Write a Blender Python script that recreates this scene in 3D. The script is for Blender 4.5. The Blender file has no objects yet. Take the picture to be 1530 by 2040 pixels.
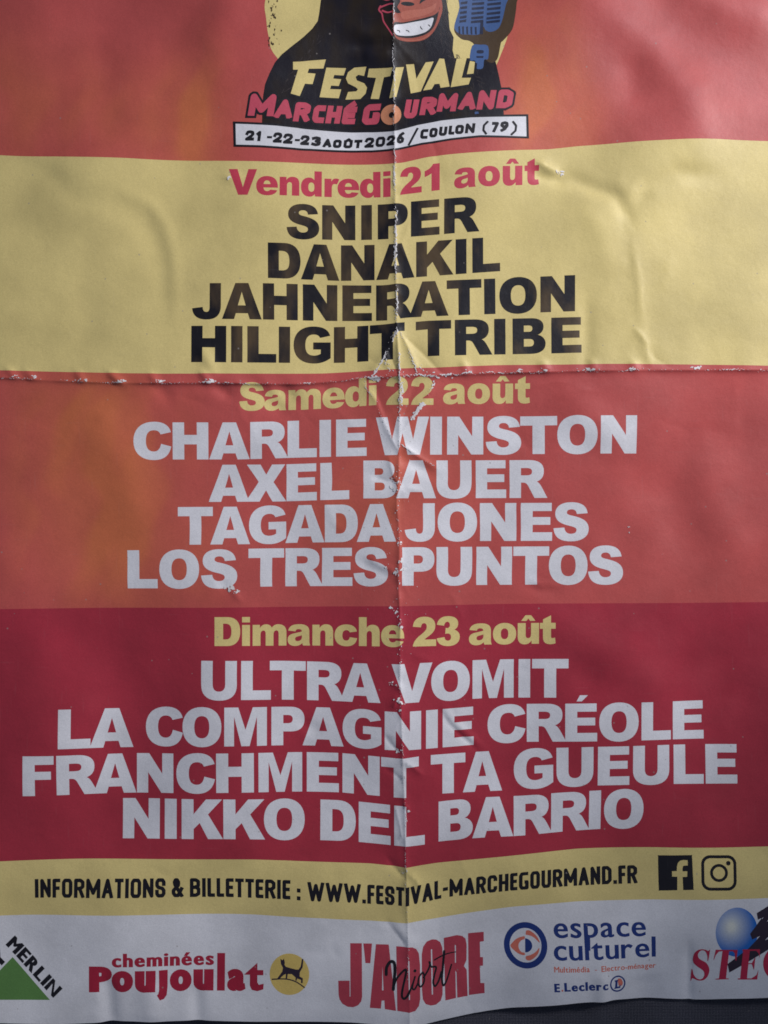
import bpy, math, random
import numpy as np
from mathutils import Vector
from mathutils.geometry import delaunay_2d_cdt

random.seed(7)
sc = bpy.context.scene
col = sc.collection

# ------------------------------------------------------------------ camera, light, exposure
S = 0.00025                       # one print unit of the poster is a quarter of a millimetre
CAM_H = 0.46
cam_d = bpy.data.cameras.new("camera")
cam = bpy.data.objects.new("camera", cam_d)
col.objects.link(cam)
cam.location = (0, 0, CAM_H)
cam_d.sensor_fit = 'VERTICAL'
cam_d.angle = 2 * math.atan(0.255 / (CAM_H - 0.0035))
cam_d.clip_start = 0.01
cam_d.clip_end = 20
sc.camera = cam

w = bpy.data.worlds.new("World")
sc.world = w
w.use_nodes = True
bg = w.node_tree.nodes["Background"]
bg.inputs[0].default_value = (0.50, 0.60, 0.86, 1)
bg.inputs[1].default_value = 0.13


def area(name, loc, target, size, size_y, power, colour):
    l = bpy.data.lights.new(name, 'AREA')
    l.shape = 'RECTANGLE'
    l.size, l.size_y, l.energy, l.color = size, size_y, power, colour
    o = bpy.data.objects.new(name, l)
    o.location = loc
    d = Vector(target) - Vector(loc)
    o.rotation_euler = d.to_track_quat('-Z', 'Y').to_euler()
    col.objects.link(o)
    return o




def spot(name, loc, target, power, colour, cone, soft):
    l = bpy.data.lights.new(name, 'SPOT')
    l.energy, l.color, l.spot_size, l.spot_blend, l.shadow_soft_size = power, colour, math.radians(cone), 1.0, soft
    o = bpy.data.objects.new(name, l)
    o.location = loc
    o.rotation_euler = (Vector(target) - Vector(loc)).to_track_quat('-Z', 'Y').to_euler()
    col.objects.link(o)


spot("key_spot", (1.15, 0.62, 0.70), (0.0, 0.075, 0.0), 80.0, (1.0, 0.95, 0.94), 30, 0.09)  # unseen key light; its soft cone is shaped to darken the corners

area("sheen_light", (0.54, 0.72, 0.80), (0.0, 0.1, 0.0), 0.42, 0.30, 2.6, (0.86, 0.90, 1.0))  # added soft light, placed to mirror a sheen at the upper right

sc.view_settings.view_transform = 'Standard'
sc.view_settings.look = 'None'
sc.view_settings.exposure = 0.0
sc.view_settings.gamma = 1.0
sc.view_settings.use_curve_mapping = False
sc.cycles.filter_width = 1.7


# ------------------------------------------------------------------ materials
def mat(name, colour, rough=0.42, spec=0.5, mottle=0.10, attr=False, brown_sheen=None, grain=0.055):
    m = bpy.data.materials.new(name)
    m.use_nodes = True
    nt = m.node_tree
    N, L = nt.nodes, nt.links
    b = N["Principled BSDF"]
    geo = N.new("ShaderNodeNewGeometry")

    def noise(scale, detail, rough_=0.5):
        n = N.new("ShaderNodeTexNoise")
        n.inputs["Scale"].default_value = scale
        n.inputs["Detail"].default_value = detail
        n.inputs["Roughness"].default_value = rough_
        L.new(geo.outputs["Position"], n.inputs["Vector"])
        return n.outputs["Fac"]

    def mix(fac, a, bb, blend='MIX'):
        x = N.new("ShaderNodeMix")
        x.data_type = 'RGBA'
        x.blend_type = blend
        if isinstance(fac, float):
            x.inputs[0].default_value = fac
        else:
            L.new(fac, x.inputs[0])
        for k, v in ((6, a), (7, bb)):
            if isinstance(v, tuple):
                x.inputs[k].default_value = v
            else:
                L.new(v, x.inputs[k])
        return x.outputs[2]

    def ramp(v, lo, hi, a, bb):
        r = N.new("ShaderNodeMapRange")
        L.new(v, r.inputs[0])
        r.inputs[1].default_value, r.inputs[2].default_value = lo, hi
        r.inputs[3].default_value, r.inputs[4].default_value = a, bb
        return r.outputs[0]

    if attr:
        at = N.new("ShaderNodeAttribute")
        at.attribute_name = "ink"
        c = at.outputs["Color"]
    else:
        c = (colour[0], colour[1], colour[2], 1)
    # slow mottling of the ink and fine halftone grain
    slow = ramp(noise(38, 3), 0.3, 0.7, 1 - mottle, 1 + mottle)
    fine = ramp(noise(1700, 2, 0.7), 0.25, 0.75, 1 - grain * 2.0, 1 + grain * 2.0)
    mul = N.new("ShaderNodeMath")
    mul.operation = 'MULTIPLY'
    L.new(slow, mul.inputs[0])
    L.new(fine, mul.inputs[1])
    cmb = N.new("ShaderNodeCombineColor")
    for k in range(3):
        L.new(mul.outputs[0], cmb.inputs[k])
    c = mix(1.0, c, cmb.outputs[0], 'MULTIPLY')
    if brown_sheen:
        # brown patches: a warm reflection painted into the black ink
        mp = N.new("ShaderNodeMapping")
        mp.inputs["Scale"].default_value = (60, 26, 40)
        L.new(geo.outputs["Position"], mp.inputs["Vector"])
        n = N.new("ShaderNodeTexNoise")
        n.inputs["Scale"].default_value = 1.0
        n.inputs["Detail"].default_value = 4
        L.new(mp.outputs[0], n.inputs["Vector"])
        c = mix(ramp(n.outputs["Fac"], 0.45, 0.64, 0.0, 0.9), c, brown_sheen + (1,))
    # tiny specks of dust and rubbed ink
    sp = N.new("ShaderNodeTexVoronoi")
    sp.inputs["Scale"].default_value = 95
    L.new(geo.outputs["Position"], sp.inputs["Vector"])
    c = mix(ramp(sp.outputs["Distance"], 0.035, 0.05, 0.5, 0.0), c, (0.35, 0.32, 0.30, 1))
    # faint scuffs: thin stretched streaks where the ink is rubbed
    for sx, sy, am in ((900, 60, 0.035), (70, 1000, 0.025)):
        mp2 = N.new("ShaderNodeMapping")
        mp2.inputs["Scale"].default_value = (sx, sy, 60)
        mp2.inputs["Rotation"].default_value = (0, 0, 0.35)
        L.new(geo.outputs["Position"], mp2.inputs["Vector"])
        n2 = N.new("ShaderNodeTexNoise")
        n2.inputs["Scale"].default_value = 1.0
        n2.inputs["Detail"].default_value = 2
        L.new(mp2.outputs[0], n2.inputs["Vector"])
        c = mix(ramp(n2.outputs["Fac"], 0.66, 0.80, 0.0, am), c, (0.6, 0.58, 0.58, 1))
    L.new(c, b.inputs["Base Color"])
    L.new(ramp(noise(60, 4), 0.3, 0.7, rough - 0.05, rough + 0.07), b.inputs["Roughness"])
    b.inputs["Specular IOR Level"].default_value = spec
    bp = N.new("ShaderNodeBump")
    bp.inputs["Strength"].default_value = 0.10
    bp.inputs["Distance"].default_value = 0.0006
    L.new(noise(520, 3, 0.6), bp.inputs["Height"])
    bp2 = N.new("ShaderNodeBump")
    bp2.inputs["Strength"].default_value = 0.16
    bp2.inputs["Distance"].default_value = 0.0028
    L.new(noise(42, 3, 0.5), bp2.inputs["Height"])
    L.new(bp.outputs[0], bp2.inputs["Normal"])
    L.new(bp2.outputs[0], b.inputs["Normal"])
    return m


M = {
    'paper': mat("white_paper", (0.80, 0.81, 0.85)),
    'salmon': mat("salmon_ink", (0.62, 0.10, 0.10), attr=True),
    'yellow': mat("yellow_ink", (0.79, 0.65, 0.265)),
    'crimson': mat("crimson_ink", (0.43, 0.036, 0.060)),
    'white': mat("white_print", (0.80, 0.81, 0.86)),
    'black': mat("black_ink", (0.010, 0.009, 0.013), rough=0.40, brown_sheen=(0.105, 0.070, 0.036)),
    'jet': mat("flat_black_ink", (0.010, 0.009, 0.014), rough=0.45),
    'blackbody': mat("emblem_black_ink", (0.013, 0.011, 0.018), rough=0.36, brown_sheen=(0.03, 0.02, 0.012)),
    'red': mat("red_ink", (0.60, 0.06, 0.10)),
    'rose': mat("rose_ink", (0.62, 0.09, 0.14)),
    'logored': mat("logo_red_ink", (0.42, 0.02, 0.05)),
    'stecred': mat("bright_red_ink", (0.56, 0.025, 0.075)),
    'adore': mat("brick_red_ink", (0.50, 0.06, 0.09)),
    'green': mat("green_ink", (0.12, 0.27, 0.075)),
    'navy': mat("navy_ink", (0.018, 0.045, 0.22)),
    'coral': mat("coral_ink", (0.75, 0.20, 0.14)),
    'skin': mat("brown_red_ink", (0.42, 0.10, 0.065)),
    'skinlight': mat("light_muzzle_ink", (0.52, 0.15, 0.10)),
    'furline': mat("fur_line_ink", (0.045, 0.035, 0.035)),
    'peach': mat("peach_ink", (0.72, 0.30, 0.16)),
    'brown': mat("dark_brown_ink", (0.075, 0.045, 0.022)),
    'blue': mat("steel_blue_ink", (0.06, 0.125, 0.31)),
    'bluedark': mat("dark_blue_ink", (0.015, 0.022, 0.06)),
    'globe': mat("globe_ink", (0.1, 0.3, 0.7), attr=True),
    'plum': mat("dark_plum_ink", (0.035, 0.022, 0.04)),
    'gold': mat("gold_ink", (0.78, 0.58, 0.17)),
    'fibre': mat("torn_paper_fibre", (0.84, 0.83, 0.84), rough=0.85, spec=0.2, mottle=0.2),
}


# ------------------------------------------------------------------ the shape of the crumpled sheet
def interp(x, pts):
    xs, ys = zip(*pts)
    return np.interp(x, xs, ys)


def smooth_interp(pts, n=6):
    """piecewise linear table smoothed into a curve"""
    xs = np.array([p[0] for p in pts], float)
    ys = np.array([p[1] for p in pts], float)
    X = np.linspace(xs[0], xs[-1], 700)
    Y = np.interp(X, xs, ys)
    k = np.hanning(n * 2 + 3)
    k /= k.sum()
    Yp = np.pad(Y, n + 1, mode='edge')
    # keep slopes at the ends
    Yp[:n + 1] = Y[0] + (Y[0] - Y[1]) * np.arange(n + 1, 0, -1)
    Yp[-n - 1:] = Y[-1] + (Y[-1] - Y[-2]) * np.arange(1, n + 2)
    Y = np.convolve(Yp, k, 'valid')
    return lambda q: np.interp(q, X, Y)


xfold = smooth_interp([(-330, 782), (0, 783), (300, 786), (650, 790), (770, 797), (900, 794.5), (965, 794), (1000, 789), (1040, 794), (1100, 796), (1160, 793.5), (1230, 797), (1340, 797),
                       (1480, 801), (1600, 806), (1720, 809), (2100, 818)], 8)
yfold = smooth_interp([(-200, 750), (0, 754), (50, 757), (110, 761), (250, 766), (430, 765.5), (600, 767), (700, 758),
                       (730, 755), (800, 752), (870, 750.5), (1000, 745), (1180, 741), (1530, 740), (1750, 739)], 5)

rng = np.random.RandomState(11)


def polydist(X, Y, pts):
    """distance to a polyline, side of it, and the running parameter 0..1"""
    best = np.full(X.shape, 1e9)
    side = np.zeros(X.shape)
    par = np.zeros(X.shape)
    P = np.array(pts, float)
    seg = np.hypot(*(P[1:] - P[:-1]).T)
    tot = seg.sum()
    acc = 0
    for (x0, y0), (x1, y1), ln in zip(P[:-1], P[1:], seg):
        dx, dy = (x1 - x0) / ln, (y1 - y0) / ln
        u = np.clip((X - x0) * dx + (Y - y0) * dy, 0, ln)
        d = np.hypot(X - x0 - u * dx, Y - y0 - u * dy)
        s = (X - x0) * dy - (Y - y0) * dx
        m = d < best
        best = np.where(m, d, best)
        side = np.where(m, np.sign(s), side)
        par = np.where(m, (acc + u) / tot, par)
        acc += ln
    return best, side, par


# creases: (polyline, height in mm, half width in units, kind)   kind c = sharp, g = soft
CREASE = [
    # crumpled middle where the two folds cross
    ([(795, 655), (775, 695), (752, 730), (733, 757)], 0.40, 9, 'c'),
    ([(796, 660), (815, 700), (833, 748)], 0.65, 11, 'c'),
    ([(800, 668), (840, 705), (868, 735), (890, 754)], -0.42, 10, 'c'),
    ([(770, 690), (785, 730), (792, 750)], -0.25, 8, 'c'),
    ([(772, 740), (768, 700), (786, 668)], 0.3, 8, 'c'),
    ([(722, 762), (750, 800), (765, 845), (793, 900)], 0.45, 9, 'c'),
    ([(748, 762), (752, 790), (768, 830)], -0.30, 9, 'c'),
    ([(870, 758), (848, 798), (820, 838), (800, 862)], 0.45, 9, 'c'),
    ([(830, 760), (815, 800), (800, 840)], -0.22, 9, 'c'),
    ([(798, 884), (835, 912), (868, 932)], 0.50, 8, 'c'),
    ([(790, 905), (830, 928), (868, 948)], -0.32, 12, 'g'),
    ([(775, 912), (783, 948), (796, 966)], 0.32, 7, 'c'),
    ([(740, 948), (770, 958), (793, 962)], -0.45, 14, 'c'),
    ([(792, 985), (815, 974), (842, 978)], 0.30, 7, 'c'),
    ([(735, 1112), (765, 1130), (790, 1138)], 0.30, 8, 'c'),
    ([(712, 1118), (750, 1136), (780, 1148)], -0.25, 10, 'g'),
    ([(790, 1140), (803, 1132), (830, 1118)], 0.25, 8, 'c'),
    ([(450, 1170), (465, 1178), (480, 1198)], 0.40, 6, 'c'),
    ([(440, 1160), (462, 1180)], -0.25, 8, 'g'),
    ([(878, 1415), (893, 1440), (915, 1462), (948, 1492)], -0.36, 6, 'c'),
    ([(884, 1408), (902, 1436), (930, 1462), (962, 1490)], 0.25, 8, 'g'),
    ([(765, 1462), (778, 1480), (795, 1498)], -0.40, 7, 'c'),
    ([(782, 1410), (790, 1392), (802, 1398)], 0.4, 6, 'c'),
    ([(778, 1360), (798, 1364)], 0.35, 5, 'c'),
    ([(765, 1528), (785, 1540), (800, 1552)], -0.30, 7, 'c'),
    ([(803, 1515), (822, 1525), (842, 1542)], 0.40, 7, 'c'),
    ([(806, 1600), (816, 1612)], 0.4, 6, 'c'),
    ([(786, 1600), (796, 1640), (800, 1665), (785, 1680)], 0.22, 5, 'c'),
    ([(770, 1706), (795, 1738), (808, 1748)], -0.40, 9, 'c'),
    ([(812, 1738), (830, 1752), (836, 1770)], 0.45, 10, 'c'),
    ([(770, 1835), (790, 1860), (808, 1884)], -0.50, 10, 'c'),
    ([(785, 1836), (806, 1866), (830, 1884)], 0.25, 12, 'g'),
    ([(600, 1436), (618, 1452), (640, 1456)], -0.30, 12, 'g'),
    ([(1060, 1158), (1080, 1166), (1110, 1164)], 0.30, 6, 'c'),
    ([(1050, 1170), (1080, 1178), (1110, 1172)], -0.20, 9, 'g'),
    # yellow band, right: the Y shaped soft dent and the crease running down from it
    ([(1115, 345), (1175, 372), (1225, 392), (1244, 430), (1250, 462)], -0.50, 15, 'g'),
    ([(1250, 425), (1290, 375), (1345, 348), (1420, 352)], -0.50, 18, 'g'),
    ([(1244, 430), (1252, 470), (1270, 560), (1276, 660)], 0.36, 11, 'c'),
    ([(1262, 655), (1280, 680), (1290, 728)], 0.46, 8, 'c'),
    ([(1155, 400), (1200, 470), (1210, 560)], 0.40, 30, 'g'),
    ([(1168, 590), (1168, 740)], -0.35, 14, 'g'),
    ([(1070, 322), (1092, 335), (1115, 347)], 0.75, 11, 'c'),
    ([(1060, 345), (1100, 356), (1130, 362)], -0.45, 12, 'g'),
    ([(445, 352), (458, 356), (480, 352)], 0.45, 8, 'c'),
    ([(1288, 690), (1296, 712), (1330, 735)], -0.2, 10, 'c'),
    ([(1250, 462), (1256, 500), (1250, 530)], -0.28, 8, 'c'),
    # yellow band, left
    ([(20, 310), (100, 350), (160, 400), (240, 412), (290, 440), (315, 510), (330, 600)], -0.30, 24, 'g'),
    ([(248, 384), (300, 408), (330, 450), (348, 520), (352, 640)], 0.26, 15, 'g'),
    ([(170, 560), (180, 640), (170, 700)], -0.3, 36, 'g'),
    ([(400, 690), (425, 735), (430, 762)], 0.4, 12, 'g'),
    # title band
    ([(1180, 0), (1290, 90), (1370, 190), (1390, 290)], 0.8, 42, 'g'),
    ([(1330, -60), (1440, 20), (1560, 60)], 1.2, 52, 'g'),
    ([(1250, 110), (1270, 210)], -0.5, 36, 'g'),
    ([(700, 60), (745, 75), (783, 70)], 0.6, 16, 'g'),
    ([(720, 110), (760, 108), (783, 104)], 0.7, 15, 'g'),
    ([(700, 92), (750, 92), (783, 88)], -0.55, 12, 'g'),
    ([(480, -40), (430, 80), (450, 190)], 0.7, 40, 'g'),
    ([(180, 60), (215, 160), (205, 290)], -0.6, 42, 'g'),
    # red bands, slow hollows on either side
    ([(180, 800), (250, 940), (290, 1060)], 0.6, 45, 'g'),
    ([(500, 760), (540, 800), (575, 830)], -0.4, 18, 'g'),
    ([(1100, 760), (1220, 880), (1240, 1000)], 0.5, 40, 'g'),
    ([(1180, 900), (1330, 990), (1380, 1120)], -0.7, 55, 'g'),
    ([(1420, 860), (1400, 980), (1480, 1120)], 0.6, 45, 'g'),
    ([(1090, 1230), (1210, 1300), (1350, 1400)], 0.5, 40, 'g'),
    ([(1150, 1330), (1190, 1360)], -0.4, 30, 'g'),
    ([(120, 1240), (200, 1330), (190, 1420)], -0.5, 60, 'g'),
    # bottom edge ripples
    ([(215, 1940), (222, 2040)], -0.7, 16, 'g'),
    ([(390, 1960), (396, 2040)], -0.5, 14, 'g'),
    ([(300, 1950), (305, 2040)], 0.6, 26, 'g'),
    ([(1197, 1930), (1200, 2010)], 0.8, 16, 'g'),
    ([(1372, 1880), (1374, 2010)], -0.9, 10, 'c'),
    ([(1280, 1940), (1290, 2010)], -0.5, 30, 'g'),
    # short puckers along the horizontal fold
    ([(20, 735), (36, 755)], 0.35, 7, 'g'), ([(58, 742), (72, 757)], 0.35, 7, 'g'),
    ([(158, 742), (172, 764)], 0.45, 8, 'g'), ([(222, 744), (250, 768)], 0.55, 8, 'g'),
    ([(305, 748), (318, 766)], 0.45, 8, 'g'), ([(405, 742), (420, 765)], 0.55, 8, 'g'),
    ([(316, 768), (340, 800)], -0.35, 14, 'g'), ([(428, 768), (462, 792)], -0.5, 13, 'g'),
    ([(555, 768), (585, 800)], -0.45, 14, 'g'), ([(640, 765), (660, 790)], -0.3, 12, 'g'),
    ([(1078, 720), (1088, 742)], 0.4, 9, 'g'), ([(1175, 715), (1180, 742)], 0.4, 9, 'g'),
    ([(1255, 720), (1262, 742)], 0.4, 9, 'g'), ([(920, 722), (930, 748)], 0.35, 8, 'g'),
]
rc = random.Random(33)
for k in range(95):
    near = rc.random()
    if near < 0.5:
        y = rc.uniform(-60, 2020)
        x = 797 + rc.gauss(0, 75)
    elif near < 0.72:
        x = rc.uniform(0, 1530)
        y = 755 + rc.gauss(0, 60)
    else:
        x, y = rc.uniform(0, 1530), rc.uniform(-40, 2000)
    a = rc.uniform(0, math.pi)
    pts = [(x, y)]
    for q in range(rc.randint(2, 4)):
        a += rc.gauss(0, 0.45)
        ln = rc.uniform(14, 46)
        x += math.cos(a) * ln
        y += math.sin(a) * ln
        pts.append((x, y))
    CREASE.append((pts, rc.choice((-1, 1)) * rc.uniform(0.05, 0.17), rc.uniform(6, 12), 'c'))
WAVES = [(rng.uniform(-1, 1), rng.uniform(-1, 1), rng.uniform(0, 6.28), rng.uniform(0.12, 0.30)) for _ in range(16)]


def height(X, Y):
    """height of the sheet above its rest level, millimetres"""
    X = np.asarray(X, float)
    Y = np.asarray(Y, float)
    h = np.zeros(X.shape)
    # vertical fold: a standing ridge, softer further away from it
    dv = X - xfold(Y)
    a = 1.0 + 0.25 * np.sin(Y / 83.0) + 0.15 * np.sin(Y / 37.0 + 1)
    h += 1.25 * np.exp(-np.abs(dv) / 62) + 0.22 * a * np.exp(-np.abs(dv) / 6)
    h += 0.10 * np.sin(Y / 9.0 + np.sin(Y / 31.0) * 2) * np.exp(-(dv / 9) ** 2)
    # horizontal fold: rises from above, drops off abruptly on its lower side
    dh = Y - yfold(X)
    a = 0.34 + 0.26 * np.exp(-((X - 480) / 190) ** 2) + 0.22 * np.exp(-((X - 1020) / 120) ** 2) + 0.07 * np.sin(X / 23.0) + 0.05 * np.sin(X / 9.0)
    up = np.exp(-np.clip(-dh, 0, None) / 34)
    dn = np.exp(-np.clip(dh, 0, None) / 4.5) - 0.45 * (1 - np.exp(-np.clip(dh, 0, None) / 4)) * np.exp(-np.clip(dh, 0, None) / 38)
    h += a * np.where(dh < 0, up, dn)
    # the four leaves of the folded sheet lean a little
    h += 1.6 * np.exp(-np.abs(dh) / 320) + 0.0012 * np.abs(dv)
    for pts, amp, wd, kind in CREASE:
        d, s, p = polydist(X, Y, pts)
        f = np.exp(-d / wd) if kind == 'c' else np.exp(-(d / wd) ** 2)
        fade = 0.35 + 0.65 * np.clip(np.sin(np.pi * np.clip(p, 0.0, 1.0)) * 1.6, 0, 1)
        h += amp * f * fade
    for kx, ky, ph, am in WAVES:
        h += am * np.sin(X * kx / 60 + Y * ky / 60 + ph + 0.8 * np.sin(X * ky / 140 - Y * kx / 170))
    h *= 1.7
    # lifted bottom edge
    h += 0.9 * np.exp(-np.clip(2020 - Y, 0, None) / 60)
    return h


def axis(lo, hi, zones, base):
    v = [lo]
    while v[-1] < hi:
        x = v[-1]
        st = base
        for a, b, s_ in zones:
            if a - 0.01 <= x < b:
                st = min(st, s_)
        v.append(x + st)
    return np.array(v)


GS = axis(-150, 1690, [(716, 880, 4), (784, 812, 1.5), (776, 820, 2.5), (880, 960, 5)], 6.5)
GT = axis(-300, 2046, [(636, 990, 4), (743, 775, 1.5), (1390, 1560, 5)], 6.5)

base_edge = smooth_interp([(-200, 2026), (0, 2032), (120, 2037), (200, 2035), (222, 2031.5), (300, 2033), (396, 2030), (510, 2033),
                           (600, 2034), (700, 2036), (790, 2042), (830, 2043), (862, 2037), (900, 2030), (1020, 2006), (1150, 1990.5), (1220, 1988),
                           (1378, 1993), (1450, 1987), (1530, 1983), (1750, 1975)], 5)


def to_xy(s, t):
    X, Y = s.copy(), t.copy()
    for _ in range(12):
        X = s + xfold(Y) - 797
        Y = t + yfold(X) - 752
    return X, Y


def to_st(X, Y):
    return X - xfold(Y) + 797, Y - yfold(X) + 752


SS, TT = np.meshgrid(GS, GT, indexing='ij')
GX, GY = to_xy(SS, TT)
GH = height(GX, GY)
GH -= GH[(GX > -100) & (GX < 1630) & (GY > -200) & (GY < 2000)].min()
GP = np.stack([(GX - 765) * S, (1020 - GY) * S, 0.0006 + GH * 0.001], -1)
du = np.gradient(GP, axis=0)
dv_ = np.gradient(GP, axis=1)
GN = np.cross(dv_, du)
GN /= np.linalg.norm(GN, axis=-1, keepdims=True)
GN[GN[..., 2] < 0] *= -1


def cells_of(s, t):
    i = np.clip(np.searchsorted(GS, s, side='right') - 1, 0, len(GS) - 2)
    j = np.clip(np.searchsorted(GT, t, side='right') - 1, 0, len(GT) - 2)
    return i, j


def drape(P, cen, level):
    """P: points in (s,t); cen: a point inside the cell triangle each belongs to"""
    i, j = cells_of(cen[:, 0], cen[:, 1])
    s0, s1, t0, t1 = GS[i], GS[i + 1], GT[j], GT[j + 1]
    u, v = (P[:, 0] - s0) / (s1 - s0), (P[:, 1] - t0) / (t1 - t0)
    cu, cv = (cen[:, 0] - s0) / (s1 - s0), (cen[:, 1] - t0) / (t1 - t0)
    low = cu >= cv            # triangle 00-10-11, else 00-11-01
    out = []
    for G in (GP, GN):
        a, b, c, d = G[i, j], G[i + 1, j], G[i + 1, j + 1], G[i, j + 1]
        A = a + (b - a) * u[:, None] + (c - b) * v[:, None]
        B = a + (c - d) * u[:, None] + (d - a) * v[:, None]
        out.append(np.where(low[:, None], A, B))
    nrm = out[1] / np.linalg.norm(out[1], axis=1, keepdims=True)
    pos = out[0] + np.array([0, 0, 1.0]) * level * 0.000016
    return pos, nrm


def clip_half(poly, ax, val, keep_less):
    out = []
    n = len(poly)
    for k in range(n):
        p, q = poly[k], poly[(k + 1) % n]
        a = (val - p[ax]) if keep_less else (p[ax] - val)
        b = (val - q[ax]) if keep_less else (q[ax] - val)
        if a >= 0:
            out.append(p)
        if (a > 0 and b < 0) or (a < 0 and b > 0):
            f = a / (a - b)
            r = [p[0] + (q[0] - p[0]) * f, p[1] + (q[1] - p[1]) * f]
            r[ax] = val
            out.append((r[0], r[1]))
    return out if len(out) > 2 else None


def clip_diag(poly, s0, t0, ds, dt, low):
    out = []
    n = len(poly)

    def g(p):
        r = (p[0] - s0) / ds - (p[1] - t0) / dt
        return r if low else -r
    for k in range(n):
        p, q = poly[k], poly[(k + 1) % n]
        a, b = g(p), g(q)
        if a >= 0:
            out.append(p)
        if (a > 1e-12 and b < -1e-12) or (a < -1e-12 and b > 1e-12):
            f = a / (a - b)
            out.append((p[0] + (q[0] - p[0]) * f, p[1] + (q[1] - p[1]) * f))
    return out if len(out) > 2 else None


def dice(polys):
    """cut (s,t) polygons along the sheet's own triangulation"""
    res = []
    for poly in polys:
        ss = [p[0] for p in poly]
        i0 = max(0, int(np.searchsorted(GS, min(ss), side='right')) - 1)
        i1 = min(len(GS) - 2, int(np.searchsorted(GS, max(ss), side='left')) - 1)
        rest = poly
        for i in range(i0, i1 + 1):
            if rest is None:
                break
            piece = rest if i == i1 else clip_half(rest, 0, GS[i + 1], True)
            rest = None if i == i1 else clip_half(rest, 0, GS[i + 1], False)
            if piece is None:
                continue
            tt = [p[1] for p in piece]
            j0 = max(0, int(np.searchsorted(GT, min(tt), side='right')) - 1)
            j1 = min(len(GT) - 2, int(np.searchsorted(GT, max(tt), side='left')) - 1)
            r2 = piece
            for j in range(j0, j1 + 1):
                if r2 is None:
                    break
                c = r2 if j == j1 else clip_half(r2, 1, GT[j + 1], True)
                r2 = None if j == j1 else clip_half(r2, 1, GT[j + 1], False)
                if c is None:
                    continue
                for low in (True, False):
                    d = clip_diag(c, GS[i], GT[j], GS[i + 1] - GS[i], GT[j + 1] - GT[j], low)
                    if d:
                        res.append(d)
    return res


# ------------------------------------------------------------------ outlines -> filled, draped ink
def signed_area(c):
    return 0.5 * sum(c[k][0] * c[(k + 1) % len(c)][1] - c[(k + 1) % len(c)][0] * c[k][1] for k in range(len(c)))


def orient(c, positive=True):
    return list(c) if (signed_area(c) > 0) == positive else list(c)[::-1]


def fill(contours):
    """triangles of the area where the winding number is not zero"""
    V, E = [], []
    for c in contours:
        c = [p for k, p in enumerate(c) if abs(p[0] - c[k - 1][0]) + abs(p[1] - c[k - 1][1]) > 1e-5]
        if len(c) < 3:
            continue
        b = len(V)
        V += [Vector(p) for p in c]
        E += [(b + k, b + (k + 1) % len(c)) for k in range(len(c))]
    if not V:
        return []
    r = delaunay_2d_cdt(V, E, [], 0, 1e-4)
    vo = np.array([(v.x, v.y) for v in r[0]])
    tri = np.array([f for f in r[2] if len(f) == 3])
    cen = vo[tri].mean(1)
    A = np.array([V[a][:] for a, b in E])
    B = np.array([V[b][:] for a, b in E])
    wn = np.zeros(len(cen), int)
    for (x0, y0), (x1, y1) in zip(A, B):
        cr = (x1 - x0) * (cen[:, 1] - y0) - (cen[:, 0] - x0) * (y1 - y0)
        wn += ((y0 <= cen[:, 1]) & (y1 > cen[:, 1]) & (cr > 0)).astype(int)
        wn -= ((y0 > cen[:, 1]) & (y1 <= cen[:, 1]) & (cr < 0)).astype(int)
    return [[tuple(vo[k]) for k in f] for f, w_ in zip(tri, wn) if w_ != 0]


def link(name, me, parent, label=None):
    o = bpy.data.objects.new(name, me)
    col.objects.link(o)
    if parent is not None:
        o.parent = parent
    if label:
        o["label"] = label
    return o


def mesh_from(name, pos, faces, nrm, mats, fmat, colours=None):
    me = bpy.data.meshes.new(name)
    me.from_pydata([tuple(p) for p in pos], [], faces)
    for m in mats:
        me.materials.append(m)
    me.polygons.foreach_set("material_index", fmat)
    me.polygons.foreach_set("use_smooth", [True] * len(me.polygons))
    if colours is not None:
        at = me.color_attributes.new("ink", 'FLOAT_COLOR', 'POINT')
        at.data.foreach_set("color", np.concatenate([colours, np.ones((len(colours), 1))], 1).ravel())
    me.update()
    me.normals_split_custom_set_from_vertices([tuple(n) for n in nrm])
    return me


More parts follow.
